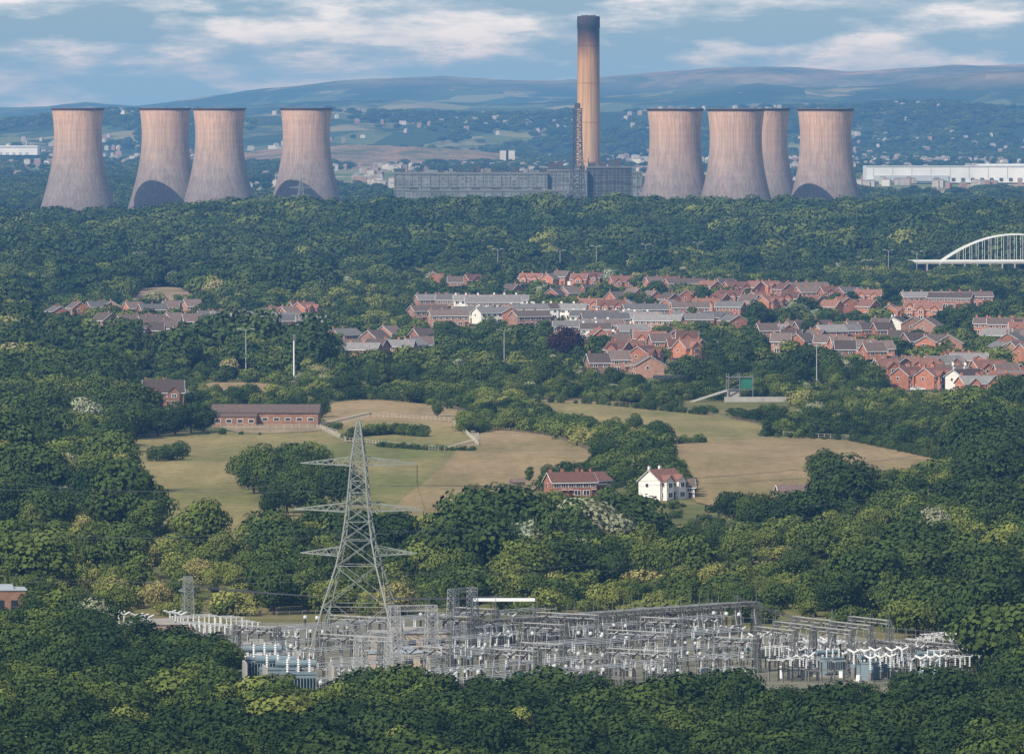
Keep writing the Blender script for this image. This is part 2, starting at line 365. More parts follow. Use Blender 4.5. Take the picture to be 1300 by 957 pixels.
# ---------------------------------------------------------------- houses
def house_mesh(name,n,uw,dp,h,rh,wall,roof,style=0):
    mb=MB(); W=n*uw
    mb.box((0,0,h/2-.5),(W,dp,h+1),0)
    ov=.45; t=.22
    for sx in(-1,1):
        x=sx*W/2; mb.add([(x,-dp/2,h),(x,dp/2,h),(x,0,h+rh)],[(0,1,2)],0)
    sl=rh/(dp/2)
    for sy in(-1,1):
        e=(dp/2+ov); ze=h-ov*sl
        a=[(-W/2-ov,sy*e,ze),(W/2+ov,sy*e,ze),(W/2+ov,0,h+rh+.02),(-W/2-ov,0,h+rh+.02)]
        bq=[(x,y,z+t) for x,y,z in a]
        mb.add(a+bq,[(0,1,2,3),(4,5,6,7),(0,1,5,4),(1,2,6,5),(3,0,4,7)],1)
        mb.box((0,sy*(e+.06),ze-.05),(W+2*ov,.1,.22),4)
    for sx in(-1,1):  # barge boards
        for sy in(-1,1):
            mb.beam((sx*(W/2+ov+.05),sy*(dp/2+ov),h-ov*sl+.05),(sx*(W/2+ov+.05),0,h+rh+.05),.13,4)
    def win(x,y,z,w,hh,ax=0,sg=-1):
        if ax==0:
            mb.box((x,y+sg*.04,z),(w+.25,.1,hh+.25),4); mb.box((x-w*.26,y+sg*.1,z),(w*.42,.06,hh),2); mb.box((x+w*.26,y+sg*.1,z),(w*.42,.06,hh),2)
        else:
            mb.box((x+sg*.04,y,z),(.1,w+.25,hh+.25),4); mb.box((x+sg*.1,y,z),(.06,w,hh),2)
    for i in range(n):
        x=-W/2+uw*(i+.5); mir=1 if i%2 else -1
        for sg in(-1,1):
            y=sg*dp/2
            win(x-uw*.24,y,h*.76,1.5,1.15,0,sg); win(x+uw*.24,y,h*.76,1.3,1.15,0,sg)
            win(x+mir*uw*.2,y,h*.27,1.9,1.3,0,sg)
            mb.box((x-mir*uw*.28,y+sg*.05,h*.2),(1.0,.12,2.1),3); mb.box((x-mir*uw*.28,y+sg*.35,h*.2+1.25),(1.5,.8,.12),4)
        if style==1:  # projecting front gable
            gx=x; gw=uw*.55; gd=1.4
            mb.box((gx,-dp/2-gd/2,h/2-.5),(gw,gd,h+1),0)
            gh=gw*.42; y0=-dp/2-gd; 
            mb.add([(gx-gw/2,y0,h),(gx+gw/2,y0,h),(gx,y0,h+gh)],[(0,1,2)],0)
            for s in(-1,1):
                a=[(gx+s*(gw/2+.3),y0-.35,h-.25),(gx,y0-.35,h+gh+.03),(gx,0,h+gh+.03),(gx+s*(gw/2+.3),-dp/2+.6,h-.25)]
                bq=[(q[0],q[1],q[2]+.2) for q in a]; mb.add(a+bq,[(0,1,2,3),(4,5,6,7),(0,1,5,4)],1)
            win(gx,y0,h*.76,1.8,1.2,0,-1); win(gx,y0,h*.27,2.2,1.3,0,-1)
    for sx in(-1,1):
        win(sx*W/2,dp*.1,h*.76,.9,1.0,1,sx); 
        if style==2: mb.box((sx*(W/2+1.5),dp*.1,1.2),(3,5,2.9),0); mb.box((sx*(W/2+1.55),dp*.1,2.75),(3.3,5.4,.2),1); mb.box((sx*(W/2+1.5),dp*.1-2.55,1.05),(2.3,.1,2.1),4)
    for i in range(0,n,1):
        x=-W/2+uw*i+ (.9 if i==0 else 0)
        mb.box((x,.6,h+rh+.3),(.9,.6,1.6),0); mb.cyl((x-.2,.6,h+rh+1.1),(x-.2,.6,h+rh+1.5),.13,.11,6,5); mb.cyl((x+.2,.6,h+rh+1.1),(x+.2,.6,h+rh+1.5),.13,.11,6,5)
    return mb.mesh(name,[wall,roof,M_glass,M_door,M_white,M_roofs[2]])
HM=[]
for k,(n,uw,dp,h,rh,wl,rf,st) in enumerate([
 (2,6.6,8.5,5.2,2.4,M_brick,1,0),(2,7,8.5,5.2,2.4,M_brick,1,1),(3,6,8.5,5.2,2.3,M_brick2,0,0),(4,5.6,8.5,5.2,2.3,M_brick,0,0),(1,9,8,5.1,3,M_brick,2,1),
 (1,8.5,8,5.2,2.9,M_brick,0,2),(5,5.4,8.2,5.2,2.3,M_brick2,1,0),(2,6.6,8.5,5.2,2.3,M_render,0,0),(3,6,8.5,5.2,2.3,M_render,1,0),(2,6.6,8.5,5.2,2.7,M_brick,2,1),(1,8,11,5.0,3.2,M_brick2,0,0),(4,5.4,8.5,5.2,2.4,M_brick2,1,0)]):
    HM.append((house_mesh('house_type_%d'%k,n,uw,dp,h,rh,wl,M_roofs[rf],st),n*uw,dp))
HS=1.15
rows=[ # u0,v0,u1,v1,count,types,rot
 (540,366,640,366,4,[4,5,10,0],.3),(668,364,765,366,5,[9,4,5],-.2),(775,366,880,370,5,[3,9,5],.2),(885,372,1010,378,6,[4,9,10],.5),
 (640,382,760,384,5,[4,10,5],.9),(905,389,1010,393,6,[4,10,9,5],-.5),(1010,376,1110,390,5,[3,9,0],.2),(1030,398,1110,402,5,[4,9],.7),
 (1125,388,1250,388,4,[3,3,6],.08),(1120,404,1190,406,4,[4,9],-.4),(535,410,690,414,6,[2,7,8,0],.25),(540,394,690,395,6,[6,11,8],.1),
 (655,408,730,408,3,[8,7],.0),(735,418,850,418,5,[8,11,7],.1),(735,402,935,402,8,[11,0,2,9],.0),(860,416,935,418,4,[0,1],.3),(770,388,880,390,5,[4,9,5],.4),
 (65,406,250,404,8,[0,10,2,5],.25),(125,420,250,422,6,[10,2,5],.5),(165,436,315,432,7,[0,5,10],-.3),(265,414,330,416,3,[11,2],.1),(335,411,398,406,5,[4,9,10],.8),
 (345,422,405,420,3,[0],.2),(425,440,550,440,6,[5,0,10],.5),(435,456,550,454,6,[0,10,1],-.2),
 (730,472,832,476,5,[10,5,2],.4),(755,444,885,446,7,[9,5,1,4],.3),(775,459,830,461,3,[9,4],-.3),(850,458,892,455,3,[4],.5),
 (720,432,810,430,4,[11,0,7],.1),(965,432,1065,432,6,[10,5,0],.5),(985,445,1060,448,5,[5,10],-.4),(1065,432,1130,437,4,[0,5],.4),
 (1055,453,1130,460,5,[5,10,4],.3),(1110,424,1185,430,4,[10,0,7],-.2),(1100,482,1180,480,5,[4,9,10],.4),(1145,494,1240,492,5,[9,5,7],.6),
 (1185,478,1240,474,4,[1,9],.2),(1135,445,1215,448,5,[0,10],.1),(1238,502,1320,501,5,[9,1],.5),(1250,488,1320,486,4,[9,5],.3),(1250,453,1320,457,5,[0,10],.4),(1255,426,1325,430,4,[3,9],.1),(1258,441,1320,443,4,[5,0],-.3)]
for (u0,v0,u1,v1,n,types,rot) in rows:
    for i in range(n):
        t=(i+.5)/n; p=G(u0+(u1-u0)*t+random.uniform(-5,5),v0+(v1-v0)*t+random.uniform(-4,4))
        me,W,dp=HM[random.choice(types)]; W*=HS; r_=rot+random.uniform(-.35,.35)+random.choice([0,0,math.pi/2*(W<16)])
        if random.random()<.06: continue
        obj('brick_house',me,p,r_,HS)
        clear.append((p[0]-W/2-3,p[0]+W/2+3,p[1]-30,p[1]+12)); lowz.append((p[0]-W/2-2,p[0]+W/2+2,p[1]-150,p[1]+13))
    if abs(u1-u0)>60:
        a=Vector(G(u0-8,v0));c=Vector(G(u1+8,v1)); a.y-=20; c.y-=20
        strip('road',[tuple(a),tuple((a+c)/2),tuple(c)],6,M_asph,.3,True)
        a.y-=5.2;c.y-=5.2; strip('pavement',[tuple(a),tuple((a+c)/2),tuple(c)],2.2,M_pave,.42,True)

# special buildings
def place_b(name,me,u,v,rz,cl=12,low=70,sc=1):
    p=G(u,v); o=obj(name,me,p,rz,sc); clear.append((p[0]-cl,p[0]+cl,p[1]-40,p[1]+cl)); lowz.append((p[0]-cl-2,p[0]+cl+2,p[1]-low,p[1]+14)); return o
place_b('white_house',house_mesh('white_house',2,6.2,7.5,5.6,3.0,M_render,M_roofs[2],1),840,634,.95,14,170,1.05)
place_b('white_house',house_mesh('white_house_wing',1,6,6,3.5,2.2,M_render,M_roofs[0],0),868,632,.1,9,150)
place_b('brick_house',house_mesh('cottage',3,4.8,7.5,4.6,2.6,M_brick,M_roofs[2],0),724,630,.35,13,170)
place_b('brick_house',house_mesh('cottage2',2,5,7,3.2,2.2,M_brick,M_roofs[2],0),752,622,.9,9,150)
place_b('brick_house',house_mesh('farm',2,6,8,5.6,4.2,M_brick,M_roofs[2],1),160,519,.6,12,190,1.0)
place_b('brick_house',house_mesh('farm2',2,8,9,6,4.6,M_brick2,M_roofs[0],1),207,516,.1,14,190,1.0)
place_b('brick_house',house_mesh('rcot',2,5,7,3.2,2.4,M_brick2,M_roofs[0],0),1008,640,.2,9,100)
mb=MB()  # stables: long brick building
mb.box((0,0,2.2),(40,12,5.4),0); mb.box((0,0,5.02),(41,13,.3),1)
mb.add([(-20.5,-6.5,5.2),(20.5,-6.5,5.2),(20.5,0,8),(-20.5,0,8),(-20.5,6.5,5.2),(20.5,6.5,5.2)],[(0,1,2,3),(3,2,5,4),(0,3,4),(1,5,2)],1)
for k in range(-4,5):
    if k not in(-1,): mb.box((k*4.3,-6.06,2.6),(2.3,.12,1.2),4); mb.box((k*4.3,-6.1,2.6),(2.0,.12,.95),2)
mb.box((-11,-7.6,1.8),(16,3.2,3.8),0); mb.add([(-19.3,-9.5,3.6),(-2.7,-9.5,3.6),(-2.7,-6.1,4.9),(-19.3,-6.1,4.9)],[(0,1,2,3)],1)
for k in range(4): mb.box((-17.5+k*4.2,-9.25,2.0),(2.2,.1,1.4),4); mb.box((-17.5+k*4.2,-9.3,2.0),(1.9,.1,1.1),2)
M_brick3=mat('brick_weathered',(.24,.135,.09),.9,.3,.4)
st=mb.mesh('stable_block',[M_brick3,M_roofs[0],M_glass,M_door,M_white])
p=G(338,540); obj('stable_block',st,p,-.06); clear.append((p[0]-26,p[0]+24,p[1]-40,p[1]+10)); lowz.append((p[0]-30,p[0]+28,p[1]-110,p[1]+10))
mb=MB()
mb.box((0,0,1.2),(4,3,2.6),0); mb.add([(-2.3,-1.8,2.4),(2.3,-1.8,2.4),(2.3,0,3.6),(-2.3,0,3.6),(-2.3,1.8,2.4),(2.3,1.8,2.4)],[(0,1,2,3),(3,2,5,4),(0,3,4),(1,5,2)],1); mb.box((0,-1.53,1),(1,.08,2),2)
place_b('garden_shed',mb.mesh('garden_shed',[M_wood,M_roofs[0],M_door]),657,622,.3,4,90)

# ---------------------------------------------------------------- power station
mt,nt,b=newmat('cooling_tower_concrete')
tc=nt.nodes.new('ShaderNodeTexCoord'); O=tc.outputs['Object']
sx=nt.nodes.new('ShaderNodeSeparateXYZ'); nt.links.new(O,sx.inputs[0])
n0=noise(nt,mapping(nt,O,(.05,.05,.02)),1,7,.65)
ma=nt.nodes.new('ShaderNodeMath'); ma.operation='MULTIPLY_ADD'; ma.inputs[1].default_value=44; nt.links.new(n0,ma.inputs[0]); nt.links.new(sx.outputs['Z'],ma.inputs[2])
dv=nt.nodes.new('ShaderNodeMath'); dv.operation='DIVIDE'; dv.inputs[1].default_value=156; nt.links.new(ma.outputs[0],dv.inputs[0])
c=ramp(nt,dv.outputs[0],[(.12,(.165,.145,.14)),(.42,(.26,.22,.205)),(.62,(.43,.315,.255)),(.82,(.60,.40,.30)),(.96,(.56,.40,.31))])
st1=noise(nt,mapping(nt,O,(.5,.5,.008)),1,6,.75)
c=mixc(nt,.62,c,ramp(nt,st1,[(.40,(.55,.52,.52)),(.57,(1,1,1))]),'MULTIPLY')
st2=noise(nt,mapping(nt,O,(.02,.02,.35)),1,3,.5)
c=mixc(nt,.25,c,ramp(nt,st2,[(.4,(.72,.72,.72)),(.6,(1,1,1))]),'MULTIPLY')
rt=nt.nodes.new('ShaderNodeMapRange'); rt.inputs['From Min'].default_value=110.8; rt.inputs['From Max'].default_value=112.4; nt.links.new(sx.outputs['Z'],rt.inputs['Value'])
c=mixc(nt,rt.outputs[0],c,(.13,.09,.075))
nt.links.new(c,b.inputs['Base Color']); b.inputs['Roughness'].default_value=.9; b.inputs['Specular IOR Level'].default_value=.15
mb=MB(); prof=[]
for k in range(41):
    z=8+106*k/40; zt=86
    r=24.8*math.sqrt(1+((z-zt)/ (62 if z<zt else 60))**2); prof.append((r,z))
prof+= [(prof[-1][0]+.8,113.2),(prof[-1][0]+.8,114.4),(prof[-1][0]-.8,114.4)]
prof+=[(r-.6,z) for r,z in prof[40::-4]]
mb.lathe(prof,72,0)
n=36
for i in range(n):
    a0=2*math.pi*i/n; a1=2*math.pi*(i+.5)/n; a2=2*math.pi*(i+1)/n
    R0=42.2;R1=prof[0][0]-.3
    for aa,bb in((a0,a1),(a2,a1)): mb.beam((R0*math.cos(aa),R0*math.sin(aa),-.5),(R1*math.cos(bb),R1*math.sin(bb),8.2),.5,1)
mb.lathe([(43.5,-.5),(43.5,1.2),(43,1.2),(43,-.5)],48,1); mb.lathe([(33,-.5),(34,7.8),(0.1,7.8)],36,2)
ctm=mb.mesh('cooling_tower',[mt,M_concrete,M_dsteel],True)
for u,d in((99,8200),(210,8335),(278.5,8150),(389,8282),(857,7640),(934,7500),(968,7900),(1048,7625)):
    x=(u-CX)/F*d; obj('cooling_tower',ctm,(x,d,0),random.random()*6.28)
# chimney
mc,nt,b=newmat('chimney_concrete'); tc=nt.nodes.new('ShaderNodeTexCoord'); O=tc.outputs['Object']
sx=nt.nodes.new('ShaderNodeSeparateXYZ'); nt.links.new(O,sx.inputs[0])
n0=noise(nt,mapping(nt,O,(.25,.25,.03)),1,6,.65)
ma=nt.nodes.new('ShaderNodeMath'); ma.operation='MULTIPLY_ADD'; ma.inputs[1].default_value=26; nt.links.new(n0,ma.inputs[0]); nt.links.new(sx.outputs['Z'],ma.inputs[2])
dv=nt.nodes.new('ShaderNodeMath'); dv.operation='DIVIDE'; dv.inputs[1].default_value=236; nt.links.new(ma.outputs[0],dv.inputs[0])
c=ramp(nt,dv.outputs[0],[(.2,(.44,.31,.21)),(.5,(.52,.33,.18)),(.74,(.44,.25,.12)),(.82,(.16,.09,.055)),(.89,(.055,.045,.045))])
c=mixc(nt,.65,c,ramp(nt,noise(nt,mapping(nt,O,(.4,.4,.010)),1,5,.7),[(.36,(.5,.42,.38)),(.55,(1,1,1))]),'MULTIPLY')
nt.links.new(c,b.inputs['Base Color']); b.inputs['Roughness'].default_value=.9; b.inputs['Specular IOR Level'].default_value=.15
mb=MB(); mb.lathe([(13,-1),(12.2,60),(11.6,120),(11.3,180),(11.3,196),(11.7,196.2),(11.7,207),(11.0,208.2),(10.4,208.2),(10.4,200),(0.1,199.5)],48,0)
for k in range(4):
    a=math.pi/4+k*math.pi/2; mb.lathe([(3.6,199),(3.6,209.2),(3.2,209.2),(3.2,199)],16,1,(5.4*math.cos(a),5.4*math.sin(a),0))
for z in (60,100,140,178,196): mb.lathe([(12.6-(z-60)*.008,z),(12.6-(z-60)*.008,z+.5)],48,0)
obj('chimney',mb.mesh('chimney',[mc,M_dsteel],True),((747-CX)/F*8060,8060,0))
# main building
def cladmat(name,c1,c2,cm):
    mf,nt,b=newmat(name); tc=nt.nodes.new('ShaderNodeTexCoord')
    bk=nt.nodes.new('ShaderNodeTexBrick'); bk.offset=0; bk.inputs['Scale'].default_value=1; bk.inputs['Brick Width'].default_value=4; bk.inputs['Row Height'].default_value=3.2
    bk.inputs['Mortar Size'].default_value=.35; bk.inputs['Color1'].default_value=(*c1,1); bk.inputs['Color2'].default_value=(*c2,1); bk.inputs['Mortar'].default_value=(*cm,1)
    cb=nt.nodes.new('ShaderNodeCombineXYZ'); sx=nt.nodes.new('ShaderNodeSeparateXYZ'); nt.links.new(tc.outputs['Object'],sx.inputs[0])
    ad=nt.nodes.new('ShaderNodeMath'); nt.links.new(sx.outputs[0],ad.inputs[0]); nt.links.new(sx.outputs[1],ad.inputs[1])
    nt.links.new(ad.outputs[0],cb.inputs[0]); nt.links.new(sx.outputs[2],cb.inputs[1]); nt.links.new(cb.outputs[0],bk.inputs['Vector'])
    c=mixc(nt,.7,bk.outputs['Color'],ramp(nt,noise(nt,mapping(nt,tc.outputs['Object'],(.04,.04,.08)),1,5,.7),[(.35,(.4,.4,.4)),(.65,(1.25,1.25,1.25))]),'MULTIPLY')
    nt.links.new(c,b.inputs['Base Color']); b.inputs['Roughness'].default_value=.6; return mf
mf=cladmat('boiler_house_cladding',(.06,.08,.085),(.17,.19,.185),(.19,.20,.185))
mf2=cladmat('bunker_glazing',(.014,.02,.022),(.045,.06,.06),(.09,.09,.085))
M_clad=mat('metal_cladding',(.15,.155,.15),.6,.25,.05)
mb=MB()
x0=(501-CX)*.8; x1=(745-CX)*.8; x2=(815-CX)*.8
def block(xa,xb,ya,yb,h,step,m=0,mm=1):
    mb.box(((xa+xb)/2,(ya+yb)/2,h/2),(xb-xa,yb-ya,h),m)
    k=xa
    while k<=xb+.1: mb.box((k,ya-.3,h/2),(.6,.6,h),mm); k+=step
    for z in (h*.2,h*.45,h*.72,h-.6): mb.box(((xa+xb)/2,ya-.35,z),(xb-xa,.5,.7),mm)
    mb.box(((xa+xb)/2,(ya+yb)/2,h+.5),(xb-xa+1,yb-ya+1,1),1)
block(x0,x1-40,0,70,48,9); block(x1-40,x1,6,70,51,8); block(x1,x2-10,14,80,54,7,3,2); block(x2-10,x2,10,60,49,5,0,1)
block(x0+10,x1-20,-38,-.8,31,9); 
random.seed(5)
k=x0+4
while k<x2-4:
    w=random.uniform(2,9); h=random.choice([1.5,2.5,4,6,7.5]); base=49 if k<x1-40 else (52 if k<x1 else 55)
    mb.box((k+w/2,random.uniform(18,40),base+h/2),(w,random.uniform(4,12),h),random.choice([1,2,2]))
    if random.random()<.5: mb.cyl((k,20,base),(k,20,base+random.uniform(4,10)),.5,.4,6,2)
    k+=w+random.uniform(.5,5)
for k in np.linspace(x0+20,x1-50,7): mb.box((k,-20,32.4),(9,10,2.8),2)
obj('boiler_house',mb.mesh('boiler_house',[mf,M_clad,M_dsteel,mf2]),(0,7990,0))

# lattice builders
def lattice(mb,levels,leg,br,m=0,c=(0,0)):
    cx,cy=c
    def cor(l): z,a,b=l; return [(cx-a,cy-b,z),(cx+a,cy-b,z),(cx+a,cy+b,z),(cx-a,cy+b,z)]
    for l0,l1 in zip(levels[:-1],levels[1:]):
        A=cor(l0);B=cor(l1)
        for i in range(4):
            j=(i+1)%4; mb.beam(A[i],B[i],leg,m); mb.beam(A[i],B[j],br,m); mb.beam(A[j],B[i],br,m); mb.beam(B[i],B[j],br,m)
def prof_levels(prof,n0):
    zs=[p[0] for p in prof]; hs=[p[1] for p in prof]; L=[]; z=zs[0]
    while z<zs[-1]-.3:
        h=float(np.interp(z,zs,hs)); L.append((z,h,h)); z+=max(h*n0,1.0)
    h=hs[-1]; L.append((zs[-1],h,h)); return L
def pylon_mesh(name,H,prof,arms,leg=.3,br=.15,m=M_pylon):
    mb=MB(); lattice(mb,prof_levels(prof,1.25),leg,br)
    tips=[]
    for z,sp,dh in arms:
        hw=float(np.interp(z,[p[0] for p in prof],[p[1] for p in prof]))
        hw2=float(np.interp(z+dh,[p[0] for p in prof],[p[1] for p in prof]))
        for s in(-1,1):
            tip=(s*sp,0,z+.25*dh)
            for sy in(-1,1):
                mb.beam((s*hw,sy*hw,z),tip,br*1.3); mb.beam((s*hw2,sy*hw2,z+dh),tip,br*1.3)
                N=max(3,int((sp-hw)/2.2))
                for k in range(N):
                    t0=k/N;t1=(k+.5)/N
                    lo=lambda t:(s*(hw+(sp-hw)*t),sy*hw*(1-t),z+.25*dh*t); up=lambda t:(s*(hw2+(sp-hw2)*t),sy*hw2*(1-t),z+dh-.75*dh*t)
                    mb.beam(lo(t0),up(t1),br*.8); mb.beam(up(t1),lo((k+1)/N),br*.8)
            mb.beam((s*hw,-hw,z),(s*(hw+(sp-hw)*.5),hw*.5,z+.12*dh),br*.8)
            for k in range(9): mb.cyl((s*sp,0,z-.1-k*.42),(s*sp,0,z-.3-k*.42),.15,.1,6,1)
            mb.beam((s*sp,0,z+.2*dh),(s*sp,0,z-4.1),.06,1); tips.append((s*sp,0,z-4.1))
    for s in(-1,1):
        for sy in(-1,1): mb.box((s*prof[0][1],sy*prof[0][1],0),(1.2,1.2,.8),2)
    return mb.mesh(name,[m,M_insb,M_concrete]),tips
bigprof=[(0,10.2),(14,6.6),(24,3.6),(33,2.4),(44,1.5),(52.5,.35)]
pm,tips=pylon_mesh('electricity_pylon',52.5,bigprof,[(23.5,12.8,2.0),(33,14.2,2.0),(43,12.8,1.9)],.30,.14)
pp=G(455,843); PR=-.12
obj('electricity_pylon',pm,pp,PR); clear.append((pp[0]-13,pp[0]+13,pp[1]-50,pp[1]+13))
sm,stips=pylon_mesh('electricity_pylon_small',30,[(0,3.2),(12,1.7),(20,1.1),(28,.25)],[(15,5.5,1.3),(19.5,6.5,1.3),(24,5,1.2)],.2,.1)
obj('electricity_pylon',sm,at(382,7900),.1,1.75)
mb=MB(); lattice(mb,prof_levels([(0,11),(30,8),(70,5),(95,4.2),(114,4.2)],1.0),1.0,.5); lattice(mb,prof_levels([(0,4.5),(112,3.5)],1.6),.7,.4)
for z in(60,80,95,114): mb.box((0,0,z),(10.5,10.5,.7),0)
mb.box((0,0,117),(6,6,5),0)
obj('lattice_tower',mb.mesh('lattice_tower',[M_dsteel]),((733-CX)/F*7900,7900,0))
# conductors
mb=MB()
def wire(a,c,sag,r=.05,n=14):
    a=Vector(a);c=Vector(c); prev=a
    for k in range(1,n+1):
        t=k/n; q=a.lerp(c,t); q.z-=sag*4*t*(1-t); mb.cyl(prev,q,r,r,4,0,False); prev=q
cr,sr=math.cos(PR),math.sin(PR)
for i,tp in enumerate(tips):
    a=(pp[0]+cr*tp[0],pp[1]+sr*tp[0],pp[2]+tp[2])
    wire(a,(a[0]+330,a[1]+900,a[2]+2),14,.05,26)
    b_=(pp[0]+8+3*i,pp[1]+35,pp[2]+9); wire(a,b_,1.5,.04)
    wire(a,(a[0]-110,a[1]-60,a[2]+6),3,.04)
obj('power_lines',mb.mesh('power_lines',[M_steel]))

# warehouse, distant town
mb=MB()
mb.box((0,0,12),(330,120,26),0); mb.box((0,-60.5,25),(331,1,2),1); mb.box((-100,-61,6),(110,2.5,9),1); mb.box((60,-30,26.5),(120,60,4),0)
for k in range(22): mb.box((-150+k*14,-60.8,4),(5,.8,5),2)
for k in range(12): mb.box((-155+k*28,-60.4,15),(.5,.5,19),1)
M_wh=mat('warehouse_white',(.58,.60,.61),.6,.15,.02)
M_wg=mat('warehouse_grey',(.36,.40,.42),.6,.1,.02)
obj('warehouse',mb.mesh('warehouse',[M_wh,M_wg,M_dsteel]),((1240-CX)/F*11600,11600,3),0,(1.0,1,.92))
mb2=MB(); mb2.box((0,0,10),(260,100,21),0); mb2.box((0,-50.5,18),(261,1,3),1)
for k in range(16): mb2.box((-120+k*15,-50.8,3),(6,.8,6),1)
obj('warehouse',mb2.mesh('warehouse_far',[M_wh,M_wg]),((-22-CX)/F*15500,15500,16),.0,.85)
obj('warehouse',mb2.mesh('warehouse_low',[M_wg,M_wh]),((690-CX)/F*12000,12000,0),.1,.5)
M_tb=mat('town_brick',(.26,.17,.13),.9,.2,.01); M_tp=mat('town_pale',(.46,.44,.40),.9,.2,.01)
mb=MB(); random.seed(3)
for c_ in range(95):
    d=random.uniform(10500,22500); u=random.uniform(-30,1330)
    for k in range(random.randint(5,26)):
        x=(u-CX)/F*d+random.gauss(0,170); y=d+random.gauss(0,300); w=random.uniform(5,13)
        h=random.uniform(3,6); z=float(hillh(np.array([x]),np.array([y]))[0]) if y>16600 else 0
        z=max(z,0); mb.box((x,y,z+h/2+3),(w,10,h+4),random.choice([0,1,1,2,2,2]),random.uniform(-.5,.5)); mb.box((x,y,z+h+6),(w*.9,7,2.2),3)
for u,d,h,w in((640,14500,30,16),(648,14500,30,16),(345,15500,34,14),(910,16000,22,30),(430,18000,20,90),(240,19500,16,150),(1180,17500,14,120),(560,20500,15,60),(1060,13500,14,70)):
    mb.box(((u-CX)/F*d,d,h/2),(w,14,h),random.choice([0,2]))
obj('distant_town',mb.mesh('distant_town',[M_tp,M_tb,M_concrete,M_roofs[1]]))
def mound(X,Y):
    u=CX+F*X/Y; h=np.interp(u,[150,250,320,420,520,600,660,740],[0,8,25,36,35,30,14,0])
    return h*np.exp(-((Y-15200)/700.)**2)*(.75+.5*fbm(X/60,Y/200))-2
obj('hill',grid_mesh('mound',np.linspace(13700,16700,40),np.linspace(-.052,.012,140),mound,mats=[field_mat('heath',(.10,.11,.05),(.30,.20,.13),.012)],add=0))

# ---------------------------------------------------------------- arch bridge at right
mb=MB(); L=110; rise=20
mb.box((L/2-10,0,7),(L+60,9,1.4),0); mb.box((L/2-10,-4.6,8.3),(L+60,.25,1.3),1); mb.box((L/2-10,4.6,8.3),(L+60,.25,1.3),1)
for k in range(-3,L//8+4): mb.cyl((k*9,-4,-1),(k*9,-4,6.5),.6,.6,8,0); mb.cyl((k*9,4,-1),(k*9,4,6.5),.6,.6,8,0)
for sy in(-4.2,4.2):
    prev=None
    for k in range(25):
        t=k/24; q=(t*L,sy,7+rise*4*t*(1-t)); 
        if prev: mb.beam(prev,q,.9,1)
        prev=q
        if 2<k<23: mb.beam((t*L,sy,7.5),q,.22,1)
for k in range(6,19,2):
    t=k/24; z=7+rise*4*t*(1-t); mb.beam((t*L,-4.2,z),(t*L,4.2,z),.5,1)
p=G(1192,346); obj('arch_bridge',mb.mesh('arch_bridge',[M_concrete,M_white]),p,.12)
clear.append((p[0]-25,p[0]+160,p[1]-200,p[1]+30)); 

# street lamps, masts
mb=MB(); mb.cyl((0,0,0),(0,0,12),.16,.09,8,0)
for s in(-1,1): mb.beam((0,0,11.9),(s*1.6,0,12.4),.08,0); mb.box((s*2,0,12.4),(1.1,.4,.2),0)
lm=mb.mesh('street_lamp',[mat('lamp_column_grey',(.4,.4,.39),.6,.1)])
for u,v in((632,350),(711,352),(757,346),(820,343),(886,340),(1128,351),(1164,353),(561,336),(640,470),(1037,492),(312,470)):
    p=G(u,v); obj('street_lamp',lm,p,random.uniform(-.5,.5),1.5); lowz.append((p[0]-5,p[0]+5,p[1]-120,p[1]+3))
mb=MB(); mb.cyl((0,0,0),(0,0,20),.35,.25,10,0); mb.box((0,0,.5),(1.5,1.5,1),1)
for a in range(3): mb.box((.6*math.cos(a*2.1),.6*math.sin(a*2.1),19),(.3,.3,2.2),1)
p=G(373,484); obj('phone_mast',mb.mesh('phone_mast',[M_white,M_steel]),p); clear.append((p[0]-4,p[0]+4,p[1]-70,p[1]+4))
mb=MB()
for z in(5,10): mb.box((3,0,z),(11,5,.35),0)
for x in(-2,2.6,8):
    for y in(-2.3,2.3): mb.beam((x,y,0),(x,y,11.5),.35,0)
mb.box((5.5,0,7.6),(4.5,4,4.6),1); mb.box((0,0,2.4),(5,4,4.2),2)
for k in range(5): mb.beam((-2,-2.3,k*2.4),(2.6,-2.3,k*2.4+2.4),.2,0)
mb.add([(-18,-2,0),(-2,-2,5),(-2,2,5),(-18,2,0),(-18,-2,-.5),(-2,-2,4.4),(-2,2,4.4),(-18,2,-.5)],[(0,1,2,3),(0,1,5,4),(2,3,7,6)],2); mb.box((9,-3.5,1),(26,.3,2.2),2)
p=G(930,510); obj('pumping_station',mb.mesh('pumping_station',[M_steel,M_green,M_concrete]),p,.15); clear.append((p[0]-22,p[0]+26,p[1]-90,p[1]+10)); lowz.append((p[0]-24,p[0]+26,p[1]-160,p[1]+10))
mb=MB(); mb.box((0,0,4.5),(34,3,1.6),0)
for k in range(-4,5): mb.beam((k*4,-1.6,5.3),(k*4,-1.6,7),.15,0); mb.cyl((k*4,0,-1),(k*4,0,3.7),.4,.4,8,1)
mb.beam((-17,-1.6,7),(17,-1.6,7),.15,0)
obj('footbridge',mb.mesh('footbridge',[M_dsteel,M_concrete]),G(880,492),.1)
